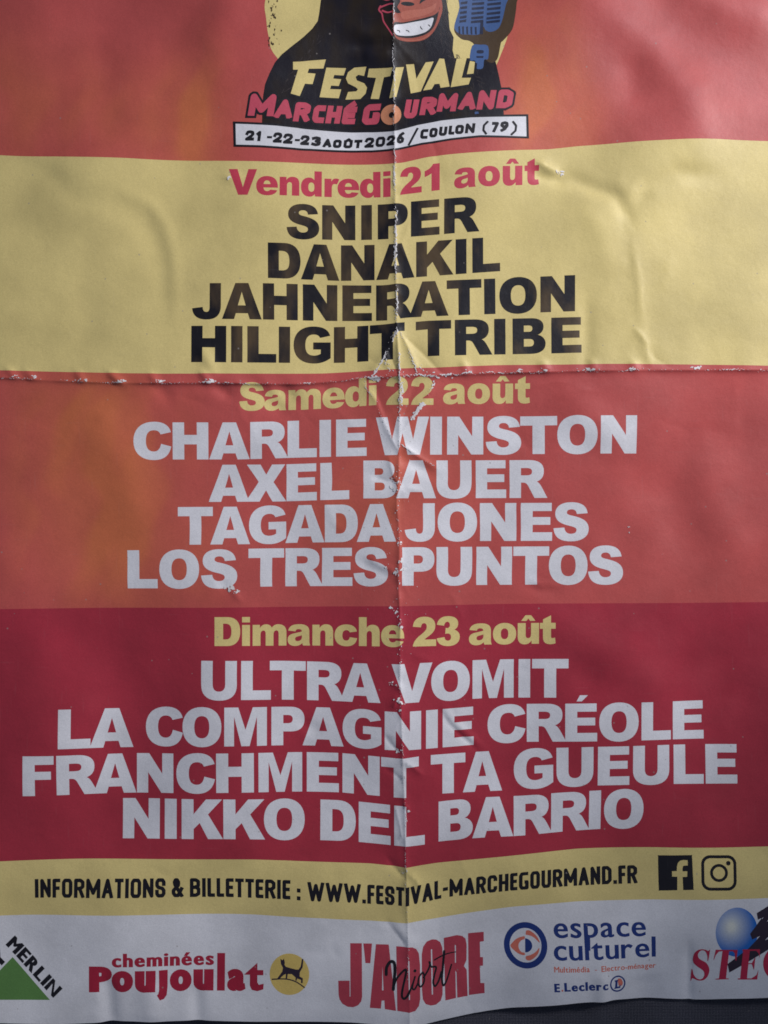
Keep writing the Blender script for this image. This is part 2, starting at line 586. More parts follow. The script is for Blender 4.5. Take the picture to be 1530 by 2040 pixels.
class Ink:
    """one printed item: several coloured layers gathered into one mesh"""

    def __init__(self, name, parent, label=None, level=1):
        self.name, self.parent, self.label, self.level = name, parent, label, level
        self.P, self.C, self.faces, self.fm, self.mats, self.lv = [], [], [], [], [], []

    def add(self, contours, m, level=None):
        lv = self.level if level is None else level
        cs = []
        for c in contours:
            # long straight sides get extra points so that they follow the warp of the sheet
            d = []
            for k in range(len(c)):
                p, q = c[k], c[(k + 1) % len(c)]
                n = max(1, int(math.hypot(q[0] - p[0], q[1] - p[1]) / 30))
                d += [(p[0] + (q[0] - p[0]) * f / n, p[1] + (q[1] - p[1]) * f / n) for f in range(n)]
            a = np.array(d, float)
            s, t = to_st(a[:, 0], a[:, 1])
            cs.append(list(zip(s.tolist(), t.tolist())))
        tris = fill(cs)
        if M[m] not in self.mats:
            self.mats.append(M[m])
        mi = self.mats.index(M[m])
        for poly in dice(tris):
            cx = sum(p[0] for p in poly) / len(poly)
            cy = sum(p[1] for p in poly) / len(poly)
            b = len(self.P)
            for p in poly:
                self.P.append(p)
                self.C.append((cx, cy))
                self.lv.append(lv)
            self.faces.append(list(range(b, b + len(poly))))
            self.fm.append(mi)
        return self

    def done(self, colour_fn=None):
        P, C = np.array(self.P), np.array(self.C)
        pos, nrm = drape(P, C, np.array(self.lv, float)[:, None])
        # faces must look up: check orientation
        for f in self.faces:
            a, b, c = pos[f[0]], pos[f[1]], pos[f[2]]
            ar = 0
            for k in range(len(f)):
                p, q = pos[f[k]], pos[f[(k + 1) % len(f)]]
                ar += p[0] * q[1] - q[0] * p[1]
            if ar < 0:
                f.reverse()
        cols = None
        if colour_fn:
            X, Y = to_xy(P[:, 0], P[:, 1])
            cols = colour_fn(X, Y)
        me = mesh_from(self.name, pos, self.faces, nrm, self.mats, self.fm, cols)
        return link(self.name, me, self.parent, self.label)


# ------------------------------------------------------------------ the heavy display alphabet (1000 units to the em, capitals 716)
GL = {
    'A': (778, ["M-2 0 L262 716 L519 716 L780 0 L545 0 L507 118 L272 118 L236 0Z", "M389 542 L312 273 L465 273Z"]),
    'B': (778, ["M73 716 L440 716 C600 716 682 650 682 545 C682 460 635 405 570 382 C660 358 722 295 722 205 C722 70 620 0 435 0 L73 0Z",
                "M295 570 L390 570 C445 570 462 545 462 510 C462 470 440 445 390 445 L295 445Z",
                "M295 300 L400 300 C465 300 492 272 492 226 C492 176 462 150 400 150 L295 150Z"]),
    'C': (778, ["M562 484 L762 528 C725 660 620 728 440 728 C190 728 45 590 45 358 C45 130 185 -12 430 -12 C620 -12 730 72 766 250 L571 302 C553 205 508 153 430 153 C328 153 280 225 280 358 C280 500 332 564 435 564 C500 564 545 538 562 484Z"]),
    'D': (778, ["M73 716 L402 716 C620 716 733 590 733 358 C733 120 610 0 402 0 L73 0Z",
                "M295 554 L350 554 C465 554 508 490 508 358 C508 215 465 162 352 162 L295 162Z"]),
    'E': (722, ["M73 716 L655 716 L655 563 L295 563 L295 449 L629 449 L629 303 L295 303 L295 162 L666 162 L666 0 L73 0Z"]),
    'F': (667, ["M73 716 L632 716 L632 562 L295 562 L295 437 L583 437 L583 292 L295 292 L295 0 L73 0Z"]),
    'G': (833, ["M433 411 L782 411 L782 95 C682 25 590 -12 450 -12 C190 -12 45 130 45 355 C45 590 190 728 440 728 C640 728 738 660 770 543 L569 500 C552 545 510 568 447 568 C332 568 278 495 278 355 C278 215 332 148 450 148 C500 148 545 162 584 185 L584 269 L433 269Z"]),
    'H': (833, ["M73 716 L295 716 L295 474 L538 474 L538 716 L760 716 L760 0 L538 0 L538 292 L295 292 L295 0 L73 0Z"]),
    'I': (389, ["M83 716 L306 716 L306 0 L83 0Z"]),
    'J': (667, ["M372 716 L596 716 L596 263 C596 80 500 -12 312 -12 C112 -12 38 80 24 215 L235 240 C238 170 262 141 306 141 C352 141 372 172 372 243Z"]),
    'K': (833, ["M73 716 L295 716 L295 446 L526 716 L822 716 L562 446 L835 0 L560 0 L408 290 L295 180 L295 0 L73 0Z"]),
    'L': (667, ["M73 716 L295 716 L295 174 L640 174 L640 0 L73 0Z"]),
    'M': (944, ["M73 716 L335 716 L471 302 L607 716 L870 716 L870 0 L685 0 L685 546 L548 0 L395 0 L257 546 L257 0 L73 0Z"]),
    'N': (833, ["M73 716 L302 716 L549 345 L549 716 L760 716 L760 0 L533 0 L283 372 L283 0 L73 0Z"]),
    'O': (833, ["M417 728 C650 728 790 590 790 358 C790 125 650 -12 417 -12 C183 -12 43 125 43 358 C43 590 183 728 417 728Z",
                "M417 562 C516 562 560 490 560 358 C560 225 516 152 417 152 C318 152 272 225 272 358 C272 490 318 562 417 562Z"]),
    'P': (722, ["M73 716 L440 716 C610 716 695 630 695 488 C695 335 605 258 430 258 L295 258 L295 0 L73 0Z",
                "M295 564 L380 564 C440 564 474 540 474 488 C474 436 440 410 380 410 L295 410Z"]),
    'R': (778, ["M73 716 L443 716 C640 716 738 650 738 508 C738 402 686 338 600 309 C645 290 668 255 702 195 L808 0 L558 0 L438 222 C412 270 385 290 340 291 L295 291 L295 0 L73 0Z",
                "M295 566 L398 566 C478 566 510 546 510 498 C510 448 478 427 405 427 L295 427Z"]),
    'S': (722, ["M30 237 L236 250 C243 200 258 175 280 157 C305 137 325 131 365 131 C430 131 468 160 468 200 C468 240 440 258 330 284 C150 324 60 390 60 513 C60 640 160 728 362 728 C560 728 655 655 675 520 L470 505 C460 565 428 594 368 594 C310 594 280 570 280 536 C280 507 302 490 382 474 C602 426 700 360 700 218 C700 80 580 -12 362 -12 C140 -12 45 75 30 237Z"]),
    'T': (722, ["M16 716 L706 716 L706 541 L475 541 L475 0 L247 0 L247 541 L16 541Z"]),
    'U': (833, ["M73 716 L295 716 L295 285 C295 195 340 152 416 152 C492 152 538 195 538 285 L538 716 L760 716 L760 275 C760 80 640 -12 418 -12 C195 -12 73 80 73 275Z"]),
    'V': (778, ["M-2 716 L242 716 L392 210 L542 716 L780 716 L522 0 L260 0Z"]),
    'W': (1000, ["M0 716 L218 716 L303 290 L403 716 L602 716 L703 290 L792 716 L1003 716 L832 0 L600 0 L503 405 L405 0 L170 0Z"]),
    'X': (778, ["M20 716 L285 716 L395 520 L510 716 L765 716 L535 376 L785 0 L515 0 L390 218 L262 0 L-5 0 L248 382Z"]),
    '1': (667, ["M465 728 L465 0 L243 0 L243 477 C192 440 130 415 58 396 L58 555 C165 590 248 645 283 728Z"]),
    '2': (667, ["M612 0 L28 0 C42 105 100 180 200 262 C310 345 378 395 378 478 C378 535 350 568 310 568 C265 568 242 540 232 468 L30 488 C50 650 140 728 318 728 C500 728 592 640 592 500 C592 400 545 330 430 250 C375 212 345 190 322 164 L612 164Z"]),
    '3': (667, ["M205 495 L25 522 C50 660 145 728 305 728 C470 728 560 655 560 545 C560 470 525 420 462 390 C550 362 600 300 600 215 C600 70 490 -12 312 -12 C130 -12 40 65 22 185 L215 212 C225 150 255 122 305 122 C350 122 380 155 380 210 C380 270 345 300 290 300 C270 300 250 297 235 293 L246 438 C262 436 275 434 285 434 C328 434 352 465 352 508 C352 555 330 590 290 590 C245 590 218 555 205 495Z"]),
    'a': (667, ["M232 352 L42 372 C65 475 145 531 325 531 C510 531 590 475 590 345 L590 110 C590 65 598 35 612 0 L425 0 C417 18 413 32 408 60 C352 10 295 -12 215 -12 C95 -12 28 50 28 145 C28 230 80 280 190 302 C310 325 360 335 395 350 C393 390 370 408 315 408 C262 408 243 395 232 352Z",
                "M397 255 C350 240 310 232 275 222 C235 210 222 190 222 160 C222 130 245 110 285 110 C355 110 397 150 397 215Z"]),
    'c': (667, ["M430 335 L620 358 C592 475 500 531 345 531 C150 531 38 425 38 258 C38 95 150 -12 340 -12 C500 -12 598 50 625 190 L432 215 C418 155 390 130 345 130 C275 130 240 175 240 255 C240 345 280 389 345 389 C392 389 420 370 430 335Z"]),
    'd': (667, ["M604 716 L402 716 L402 465 C360 510 318 531 262 531 C125 531 36 425 36 262 C36 90 130 -12 262 -12 C330 -12 372 10 417 68 L417 0 L604 0Z",
                "M322 392 C374 392 404 350 404 260 C404 170 374 130 322 130 C268 130 238 170 238 260 C238 350 268 392 322 392Z"]),
    'e': (667, ["M631 207 L236 207 C245 140 278 105 335 105 C375 105 400 120 422 150 L616 132 C570 35 480 -12 335 -12 C145 -12 36 85 36 258 C36 420 150 531 330 531 C530 531 631 425 631 230Z",
                "M430 304 C422 372 388 408 333 408 C280 408 245 370 238 304Z"]),
    'h': (667, ["M66 716 L267 716 L267 452 C310 508 355 531 425 531 C545 531 604 460 604 335 L604 0 L403 0 L403 290 C403 350 382 376 342 376 C295 376 267 345 267 272 L267 0 L66 0Z"]),
    'i': (333, ["M66 519 L267 519 L267 0 L66 0Z", "+M66 716 L267 716 L267 582 L66 582Z"]),
    'm': (1000, ["M66 519 L252 519 L252 443 C295 505 345 531 413 531 C485 531 530 505 555 445 C602 505 650 531 722 531 C840 531 934 480 934 335 L934 0 L733 0 L733 293 C733 350 712 378 678 378 C632 378 601 345 601 280 L601 0 L400 0 L400 290 C400 350 380 376 345 376 C300 376 267 345 267 275 L267 0 L66 0Z"]),
    'n': (667, ["M66 519 L252 519 L252 434 C290 500 345 531 425 531 C545 531 604 460 604 335 L604 0 L403 0 L403 290 C403 350 382 376 342 376 C295 376 267 345 267 272 L267 0 L66 0Z"]),
    'o': (667, ["M333 531 C520 531 630 420 630 260 C630 98 520 -12 333 -12 C146 -12 36 98 36 260 C36 420 146 531 333 531Z",
                "M333 393 C395 393 428 345 428 260 C428 172 395 126 333 126 C271 126 238 172 238 260 C238 345 271 393 333 393Z"]),
    'r': (444, ["M66 519 L254 519 L254 434 C285 505 318 531 378 531 C410 531 440 523 472 505 L410 360 C388 370 370 374 350 374 C295 374 267 330 267 230 L267 0 L66 0Z"]),
    't': (444, ["M96 605 L297 705 L297 519 L412 519 L412 372 L297 372 L297 190 C297 155 307 140 335 140 C355 140 375 146 397 152 L414 12 C365 -4 325 -12 280 -12 C150 -12 96 45 96 175 L96 372 L20 372 L20 519 L96 519Z"]),
    'u': (667, ["M601 0 L415 0 L415 84 C372 20 320 -12 243 -12 C122 -12 63 60 63 185 L63 519 L264 519 L264 230 C264 170 285 142 325 142 C372 142 400 175 400 247 L400 519 L601 519Z"]),
}
GL['\u00c9'] = (722, GL['E'][1] + ["+M283 757 L378 757 L495 872 L345 872Z"])
GL['\u00fb'] = (667, GL['u'][1] + ["+M148 572 L258 712 L400 712 L510 572 L378 572 L328 632 L282 572Z"])


def parse(d, n=9):
    tok = d.replace('Z', '').replace('M', ' M ').replace('L', ' L ').replace('C', ' C ').split()
    pts, k, cmd = [], 0, None
    while k < len(tok):
        if tok[k] in 'MLC':
            cmd = tok[k]
            k += 1
        if cmd in 'ML':
            pts.append((float(tok[k]), float(tok[k + 1])))
            k += 2
        else:
            p0 = pts[-1]
            p1, p2, p3 = [(float(tok[k + 2 * q]), float(tok[k + 2 * q + 1])) for q in range(3)]
            k += 6
            for q in range(1, n + 1):
                f = q / n
                a, b, c, e = (1 - f) ** 3, 3 * f * (1 - f) ** 2, 3 * f * f * (1 - f), f ** 3
                pts.append((a * p0[0] + b * p1[0] + c * p2[0] + e * p3[0], a * p0[1] + b * p1[1] + c * p2[1] + e * p3[1]))
    return pts


GC = {}
for ch, (adv, paths) in GL.items():
    cs = []
    for k, d in enumerate(paths):
        pos_ = k == 0 or d[0] == '+'
        cs.append(orient(parse(d.lstrip('+')), pos_))
    GC[ch] = (adv, cs)


def word(text, xl, xr, base, cap):
    """contours of a word whose ink runs from xl to xr on the baseline table"""
    sc_ = cap / 716.0
    x0 = min(p[0] for p in sum(GC[text[0]][1], []))
    x1 = max(p[0] for p in sum(GC[text[-1]][1], []))
    advs = [GC[c][0] for c in text]
    nat = (sum(advs[:-1]) + x1 - x0) * sc_
    n = len(text) - 1
    tr = (xr - xl - nat) / max(n, 1)
    sx = sc_
    lo, hi = -0.085 * cap, -0.025 * cap
    if n and not lo < tr < hi:          # outside normal tracking: stretch the letters instead
        tr = lo if tr <= lo else hi
        sx = sc_ * (xr - xl - tr * n) / nat
    if not n:
        sx = sc_ * (xr - xl) / nat
        tr = 0
    out, x = [], xl - x0 * sx
    bf = base if callable(base) else smooth_interp([(-300, base[0][1])] + base + [(1800, base[-1][1])], 4)
    for c, a in zip(text, advs):
        for ct in GC[c][1]:
            q = []
            for k in range(len(ct)):
                p, r = ct[k], ct[(k + 1) % len(ct)]
                m = max(1, int(abs(r[0] - p[0]) / 120))
                for f in range(m):
                    px = x + (p[0] + (r[0] - p[0]) * f / m) * sx
                    py = (p[1] + (r[1] - p[1]) * f / m) * sc_
                    q.append((px, float(bf(px)) - py))
            out.append(q)
        x += a * sx + tr
    return out


# ------------------------------------------------------------------ stroke alphabet for the condensed and comic lettering
SK = {
    'A': [[(0, 0), (.5, 1), (1, 0)], [(.2, .3), (.8, .3)]],
    'B': [[(0, 0), (0, 1), (.6, 1), (.95, .9), (.95, .62), (.6, .52), (0, .52)], [(.6, .52), (1, .42), (1, .1), (.6, 0), (0, 0)]],
    'C': [[(1, .80), (1, .86), (.8, 1), (.2, 1), (0, .86), (0, .14), (.2, 0), (.8, 0), (1, .14), (1, .2)]],
    'D': [[(0, 0), (0, 1), (.6, 1), (1, .84), (1, .16), (.6, 0), (0, 0)]],
    'E': [[(1, 1), (0, 1), (0, 0), (1, 0)], [(0, .52), (.85, .52)]],
    'F': [[(1, 1), (0, 1), (0, 0)], [(0, .5), (.85, .5)]],
    'G': [[(1, .85), (.97, .89), (.8, 1), (.2, 1), (0, .86), (0, .14), (.2, 0), (.8, 0), (1, .14), (1, .45), (.62, .45)]],
    'c': [[(.9, 1), (.2, 1), (0, .86), (0, .14), (.2, 0), (.9, 0)]],
    'g': [[(.92, 1), (.2, 1), (0, .86), (0, .14), (.2, 0), (1, 0), (1, .42), (.9, .42)]],
    'H': [[(0, 0), (0, 1)], [(1, 0), (1, 1)], [(0, .5), (1, .5)]],
    'I': [[(.5, 0), (.5, 1)]],
    'L': [[(0, 1), (0, 0), (1, 0)]],
    'M': [[(0, 0), (0, 1), (.5, .2), (1, 1), (1, 0)]],
    'N': [[(0, 0), (0, 1), (1, 0), (1, 1)]],
    'O': [[(.5, 1), (.2, 1), (0, .86), (0, .14), (.2, 0), (.8, 0), (1, .14), (1, .86), (.8, 1), (.5, 1)]],
    'R': [[(0, 0), (0, 1), (.65, 1), (1, .88), (1, .6), (.65, .48), (0, .48)], [(.55, .48), (1, 0)]],
    'S': [[(1, .74), (1, .87), (.8, 1), (.2, 1), (0, .87), (0, .66), (.2, .54), (.8, .46), (1, .34), (1, .13), (.8, 0), (.2, 0), (0, .13), (0, .27)]],
    'T': [[(0, 1), (1, 1)], [(.5, 1), (.5, 0)]],
    'U': [[(0, 1), (0, .14), (.2, 0), (.8, 0), (1, .14), (1, 1)]],
    'V': [[(0, 1), (.5, 0), (1, 1)]],
    'W': [[(0, 1), (.25, 0), (.5, .9), (.75, 0), (1, 1)]],
    'Y': [[(0, 1), (.5, .45), (1, 1)], [(.5, .45), (.5, 0)]],
    '&': [[(1, .42), (.6, 0), (.2, 0), (0, .15), (0, .32), (.6, .66), (.62, .86), (.45, 1), (.25, 1), (.12, .86), (.2, .68), (1, 0)]],
    '0': [[(.5, 1), (.2, 1), (0, .8), (0, .2), (.2, 0), (.8, 0), (1, .2), (1, .8), (.8, 1), (.5, 1)]],
    '1': [[(.2, .8), (.6, 1), (.6, 0)]],
    '2': [[(0, .75), (.1, .95), (.5, 1), (.9, .92), (1, .7), (.8, .45), (0, 0), (1, 0)]],
    '3': [[(0, .9), (.4, 1), (.9, .92), (.95, .7), (.45, .53), (1, .36), (.95, .1), (.5, 0), (0, .1)]],
    '6': [[(.85, 1), (.35, .8), (0, .35), (.1, .08), (.5, 0), (.95, .1), (1, .35), (.6, .55), (.1, .42)]],
    '7': [[(0, 1), (1, 1), (.35, 0)]],
    '9': [[(.15, 0), (.65, .2), (1, .65), (.9, .92), (.5, 1), (.05, .9), (0, .65), (.4, .45), (.9, .58)]],
    '-': [[(0, .45), (1, .45)]],
    '/': [[(0, 0), (1, 1)]],
    '(': [[(1, 1), (.2, .7), (.2, .3), (1, 0)]],
    ')': [[(0, 1), (.8, .7), (.8, .3), (0, 0)]],
    '.': [[(.5, 0), (.5, .02)]],
    ':': [[(.5, 0), (.5, .02)], [(.5, .5), (.5, .52)]],
}
SK['\u00c9'] = SK['E'] + [[(.35, 1.22), (.75, 1.42)]]
SK['\u00db'] = SK['U'] + [[(.25, 1.18), (.5, 1.38), (.75, 1.18)]]


def disc(cx, cy, rx, ry=None, n=28, a0=0.0, a1=2 * math.pi):
    ry = rx if ry is None else ry
    return [(cx + rx * math.cos(a0 + (a1 - a0) * k / n), cy + ry * math.sin(a0 + (a1 - a0) * k / n)) for k in range(n)]


def stroke(pts, wd, square=True, w_end=None):
    """a polyline as overlapping quads and round joints (all the same way round)"""
    out = []
    n = len(pts) - 1
    for k in range(n):
        (x0, y0), (x1, y1) = pts[k], pts[k + 1]
        ln = math.hypot(x1 - x0, y1 - y0) or 1e-6
        dx, dy = (x1 - x0) / ln, (y1 - y0) / ln
        w0 = wd if w_end is None else wd + (w_end - wd) * k / n
        w1 = wd if w_end is None else wd + (w_end - wd) * (k + 1) / n
        e0 = w0 / 2 if square and k == 0 else 0
        e1 = w1 / 2 if square and k == n - 1 else 0
        a, b = w0 / 2, w1 / 2
        out.append(orient([(x0 - dx * e0 - dy * a, y0 - dy * e0 + dx * a), (x0 - dx * e0 + dy * a, y0 - dy * e0 - dx * a),
                           (x1 + dx * e1 + dy * b, y1 + dy * e1 - dx * b), (x1 + dx * e1 - dy * b, y1 + dy * e1 + dx * b)]))
        if k > 0 or not square:
            out.append(orient(disc(x0, y0, a, n=10)))
    if not square:
        out.append(orient(disc(pts[-1][0], pts[-1][1], (w_end or wd) / 2, n=10)))
    return out


def clip_y(cs, lo, hi):
    out = []
    for c in cs:
        for v, less in ((hi, True), (lo, False)):
            if c:
                c = clip_half(c, 1, v, less)
        if c:
            out.append(orient(c))
    return out


def sk_char(ch, x0, x1, yb, yt, wd, shear=0.0, cut=True):
    """one stroke letter in the box x0..x1, baseline yb, top yt (poster units, y down)"""
    h = yb - yt
    wbox = max(x1 - x0 - wd, 0.01)
    out = []
    for st in SK[ch]:
        pts = [(wd / 2 + u * wbox, wd / 2 + v * (h - wd)) for u, v in st]
        if ch == 'I':
            pts = [((x1 - x0) / 2, p[1]) for p in pts]
        out += stroke(pts, wd)
    if cut and ch not in '\u00c9\u00db':
        out = clip_y(out, 0, h)
    return [[(x0 + p[0] + shear * p[1], yb - p[1]) for p in c] for c in out]


# ------------------------------------------------------------------ the plain sans built into Blender, thickened where needed
_fc = {}


def sans(ch):
    if ch in _fc:
        return _fc[ch]
    cu = bpy.data.curves.new("lettering", 'FONT')
    cu.body = ch
    ob = bpy.data.objects.new("lettering", cu)
    col.objects.link(ob)
    dg = bpy.context.evaluated_depsgraph_get()
    ev = ob.evaluated_get(dg)
    cv = ev.to_curve(dg)
    cs = []
    for sp in cv.splines:
        bp = sp.bezier_points
        pts = []
        for k in range(len(bp)):
            a, b = bp[k], bp[(k + 1) % len(bp)]
            p0, p1, p2, p3 = a.co, a.handle_right, b.handle_left, b.co
            n = 1 if ((p1 - p0).cross(p3 - p0).length < 1e-5 and (p2 - p0).cross(p3 - p0).length < 1e-5) else 5
            for q in range(n):
                f = q / n
                v = p0 * (1 - f) ** 3 + p1 * 3 * f * (1 - f) ** 2 + p2 * 3 * f * f * (1 - f) + p3 * f ** 3
                pts.append((v.x, v.y))
        cs.append(pts)
    ev.to_curve_clear()
    bpy.data.objects.remove(ob)
    bpy.data.curves.remove(cu)
    if sum(signed_area(c) for c in cs) < 0:
        cs = [c[::-1] for c in cs]
    _fc[ch] = cs
    return cs


def grow(cs, d, dy=None):
    dy = d if dy is None else dy
    out = []
    for c in cs:
        c = [p for k, p in enumerate(c) if math.hypot(p[0] - c[k - 1][0], p[1] - c[k - 1][1]) > 1e-5]
        r = []
        for k in range(len(c)):
            p, q, s = c[k - 1], c[k], c[(k + 1) % len(c)]
            a = (q[1] - p[1], p[0] - q[0])
            b = (s[1] - q[1], q[0] - s[0])
            la, lb = math.hypot(*a), math.hypot(*b)
            n = (a[0] / la + b[0] / lb, a[1] / la + b[1] / lb)
            l2 = n[0] ** 2 + n[1] ** 2
            f = min(2 / l2, 1.6) if l2 > 1e-6 else 1
            r.append((q[0] + n[0] * d * f, q[1] + n[1] * dy * f))
        out.append(r)
    return out


def bounds(cs):
    xs = [p[0] for c in cs for p in c]
    ys = [p[1] for c in cs for p in c]
    return min(xs), max(xs), min(ys), max(ys)


def boxed(ch, x0, x1, y0, y1, bold=0.0):
    """sans letter stretched into a box (poster units, y0 top, y1 bottom)"""
    cs = grow(sans(ch), bold, bold * 0.62)
    a, b, c, d = bounds(cs)
    return [[(x0 + (p[0] - a) / (b - a) * (x1 - x0), y1 - (p[1] - c) / (d - c) * (y1 - y0)) for p in k] for k in cs]


def sans_line(text, a, b, em, bold=0.0, track=None):
    """sans text from point a to point b (baseline), em height in poster units"""
    L = math.hypot(b[0] - a[0], b[1] - a[1])
    ux, uy = (b[0] - a[0]) / L, (b[1] - a[1]) / L
    gl = [grow(sans(c), bold, bold * 0.42) if c != ' ' else None for c in text]
    x, placed = 0.0, []
    for c, g in zip(text, gl):
        if g is None:
            x += 0.28
            continue
        bb = bounds(g)
        placed.append((x - bb[0], g))
        x += bb[1] - bb[0] + 0.07
    nat = x - 0.07
    k = L / nat
    out = []
    for off, g in placed:
        for c in g:
            out.append([(a[0] + ux * (off + p[0]) * k + uy * p[1] * em, a[1] + uy * (off + p[0]) * k - ux * p[1] * em) for p in c])
    return out


# ------------------------------------------------------------------ table
def make_table():
    n = 60
    me = bpy.data.meshes.new("table_top")
    v = [(-0.9, -0.9, 0), (0.9, -0.9, 0), (0.9, 0.9, 0), (-0.9, 0.9, 0), (-0.9, -0.9, -0.03), (0.9, -0.9, -0.03), (0.9, 0.9, -0.03), (-0.9, 0.9, -0.03)]
    me.from_pydata(v, [], [(0, 1, 2, 3), (7, 6, 5, 4), (0, 4, 5, 1), (1, 5, 6, 2), (2, 6, 7, 3), (3, 7, 4, 0)])
    m = mat("dark_cloth", (0.10, 0.10, 0.125), rough=0.8, spec=0.25, mottle=0.15, grain=0.25)
    nt = m.node_tree
    wv = [nt.nodes.new("ShaderNodeTexWave") for _ in range(2)]
    geo = nt.nodes.new("ShaderNodeNewGeometry")
    for q, ww in enumerate(wv):
        ww.bands_direction = 'XY'[q]
        ww.inputs["Scale"].default_value = 420
        ww.inputs["Distortion"].default_value = 1.2
        nt.links.new(geo.outputs["Position"], ww.inputs["Vector"])
    mx = nt.nodes.new("ShaderNodeMath")
    nt.links.new(wv[0].outputs["Fac"], mx.inputs[0])
    nt.links.new(wv[1].outputs["Fac"], mx.inputs[1])
    bw = nt.nodes.new("ShaderNodeBump")
    bw.inputs["Strength"].default_value = 0.6
    bw.inputs["Distance"].default_value = 0.0006
    nt.links.new(mx.outputs[0], bw.inputs["Height"])
    nt.links.new(bw.outputs[0], nt.nodes["Principled BSDF"].inputs["Normal"])
    me.materials.append(m)
    o = link("table_top", me, None, "dark grey table surface under the poster")
    o["kind"] = "structure"
    return o


make_table()

# ------------------------------------------------------------------ poster: coloured bands of the sheet
poster = bpy.data.objects.new("festival_poster", None)
poster.empty_display_size = 0.05
poster.location = (0, 0, 0)
poster["label"] = "creased music festival poster with red and yellow bands listing acts by day, folded in four"
poster["category"] = "poster"
col.objects.link(poster)

B = [
    smooth_interp([(-250, 300), (0, 308), (160, 315.5), (300, 319), (430, 320), (576, 324), (780, 328), (800, 327), (850, 316), (900, 310.5),
                   (1030, 300), (1090, 297), (1150, 290), (1260, 284.5), (1430, 281), (1530, 282.5), (1760, 284)], 5),
    smooth_interp([(-250, 736), (0, 739.5), (240, 745.5), (330, 747), (500, 746), (640, 745), (725, 741), (800, 737), (860, 735), (1000, 729), (1210, 727), (1530, 731), (1760, 732)], 5),
    smooth_interp([(-250, 1212), (0, 1211.5), (500, 1210), (790, 1207), (1000, 1203), (1530, 1199), (1760, 1198)], 5),
    smooth_interp([(-250, 1716), (0, 1714), (170, 1712), (510, 1712), (640, 1716), (740, 1719), (790, 1724.5), (812, 1726), (870, 1718), (1020, 1704.5),
                   (1150, 1693), (1300, 1688), (1530, 1685), (1760, 1683)], 4),
    smooth_interp([(-250, 1828), (0, 1825.5), (270, 1821.5), (510, 1822), (640, 1826.5), (740, 1833), (808, 1838.5), (870, 1831.5), (1020, 1809),
                   (1150, 1797), (1300, 1790), (1530, 1786.5), (1760, 1784)], 4),
    base_edge,
]


def flame(X, Y):
    """printed orange flames in the salmon areas, 0..1"""
    wx = X + 20 * np.sin(Y / 46.0 + X / 160) + 9 * np.sin(Y / 19.0 + X / 90)
    tongue = np.sin(wx / 30.0 + 1.3 * np.sin(wx / 61.0)) + 0.5 * np.sin(wx / 13.0 + Y / 90.0) + 0.45 * np.sin(Y / 52.0 + X / 37)
    st = np.clip(0.5 + 0.62 * tongue, 0, 1)

    def g(cx, cy, sx, sy):
        return np.exp(-((X - cx) / sx) ** 2 - ((Y - cy) / sy) ** 2)
    top = 0.45 * g(60, 200, 120, 130) + 0.95 * g(385, 250, 75, 130) + 1.0 * g(1085, 190, 70, 170) + 0.35 * g(1180, 260, 60, 90) + 0.3 * g(230, 230, 90, 90)
    mid = 0.95 * g(190, 930, 150, 170) + 0.5 * g(260, 1120, 170, 110) + 0.30 * g(820, 930, 140, 150) + 0.35 * g(150, 800, 110, 60) + 0.3 * g(700, 1040, 120, 90)
    a = np.where(Y < 500, top, mid)
    return np.clip(a * (0.50 + 0.40 * st), 0, 0.70)


def salmon_colour(X, Y):
    f = flame(X, Y)[:, None]
    base = np.array([0.56, 0.098, 0.092])
    hot = np.array([0.72, 0.215, 0.072])
    return base * (1 - f) + hot * f


def band(name, label, m, top, bottom, colour_fn=None):
    """the part of the sheet between two edge curves"""
    F = []
    if top is not None:
        F.append((GY - top(GX), 1))
    if bottom is not None:
        F.append((bottom(GX) - GY, 1))
    g = np.minimum.reduce([f[0] for f in F])
    ni, nj = GX.shape
    idx = {}
    P, NN, UV = [], [], []
    faces = []

    def vert(i, j):
        k = (i, j)
        if k not in idx:
            idx[k] = len(P)
            P.append(GP[i, j])
            NN.append(GN[i, j])
            UV.append((GX[i, j], GY[i, j]))
        return idx[k]

    def lerp(a, b, fa, fb, which):
        key = (which, min(a, b), max(a, b))
        if key not in idx:
            f = fa / (fa - fb)
            p = GP[a] * (1 - f) + GP[b] * f
            n = GN[a] * (1 - f) + GN[b] * f
            idx[key] = len(P)
            P.append(p)
            NN.append(n / np.linalg.norm(n))
            UV.append((GX[a] * (1 - f) + GX[b] * f, GY[a] * (1 - f) + GY[b] * f))
        return idx[key]

    gm = np.maximum.reduce([g[:-1, :-1], g[1:, :-1], g[1:, 1:], g[:-1, 1:]])
    gn = np.minimum.reduce([g[:-1, :-1], g[1:, :-1], g[1:, 1:], g[:-1, 1:]])
    for i, j in zip(*np.nonzero(gm > 0)):
        q = ((i, j), (i + 1, j), (i + 1, j + 1), (i, j + 1))
        for tri in ((q[0], q[1], q[2]), (q[0], q[2], q[3])):
            if gn[i, j] >= 0:
                faces.append([vert(*p) for p in tri][::-1])
                continue
            out = []
            for k in range(3):
                a, b = tri[k], tri[(k + 1) % 3]
                if g[a] >= 0:
                    out.append(vert(*a))
                if (g[a] >= 0) != (g[b] >= 0):
                    out.append(lerp(a, b, g[a], g[b], 'x'))
            if len(out) > 2:
                faces.append(out[::-1])
    UV = np.array(UV)
    cols = colour_fn(UV[:, 0], UV[:, 1]) if colour_fn else None
    me = mesh_from(name, P, faces, NN, [M[m]], [0] * len(faces), cols)
    return link(name, me, poster, label)


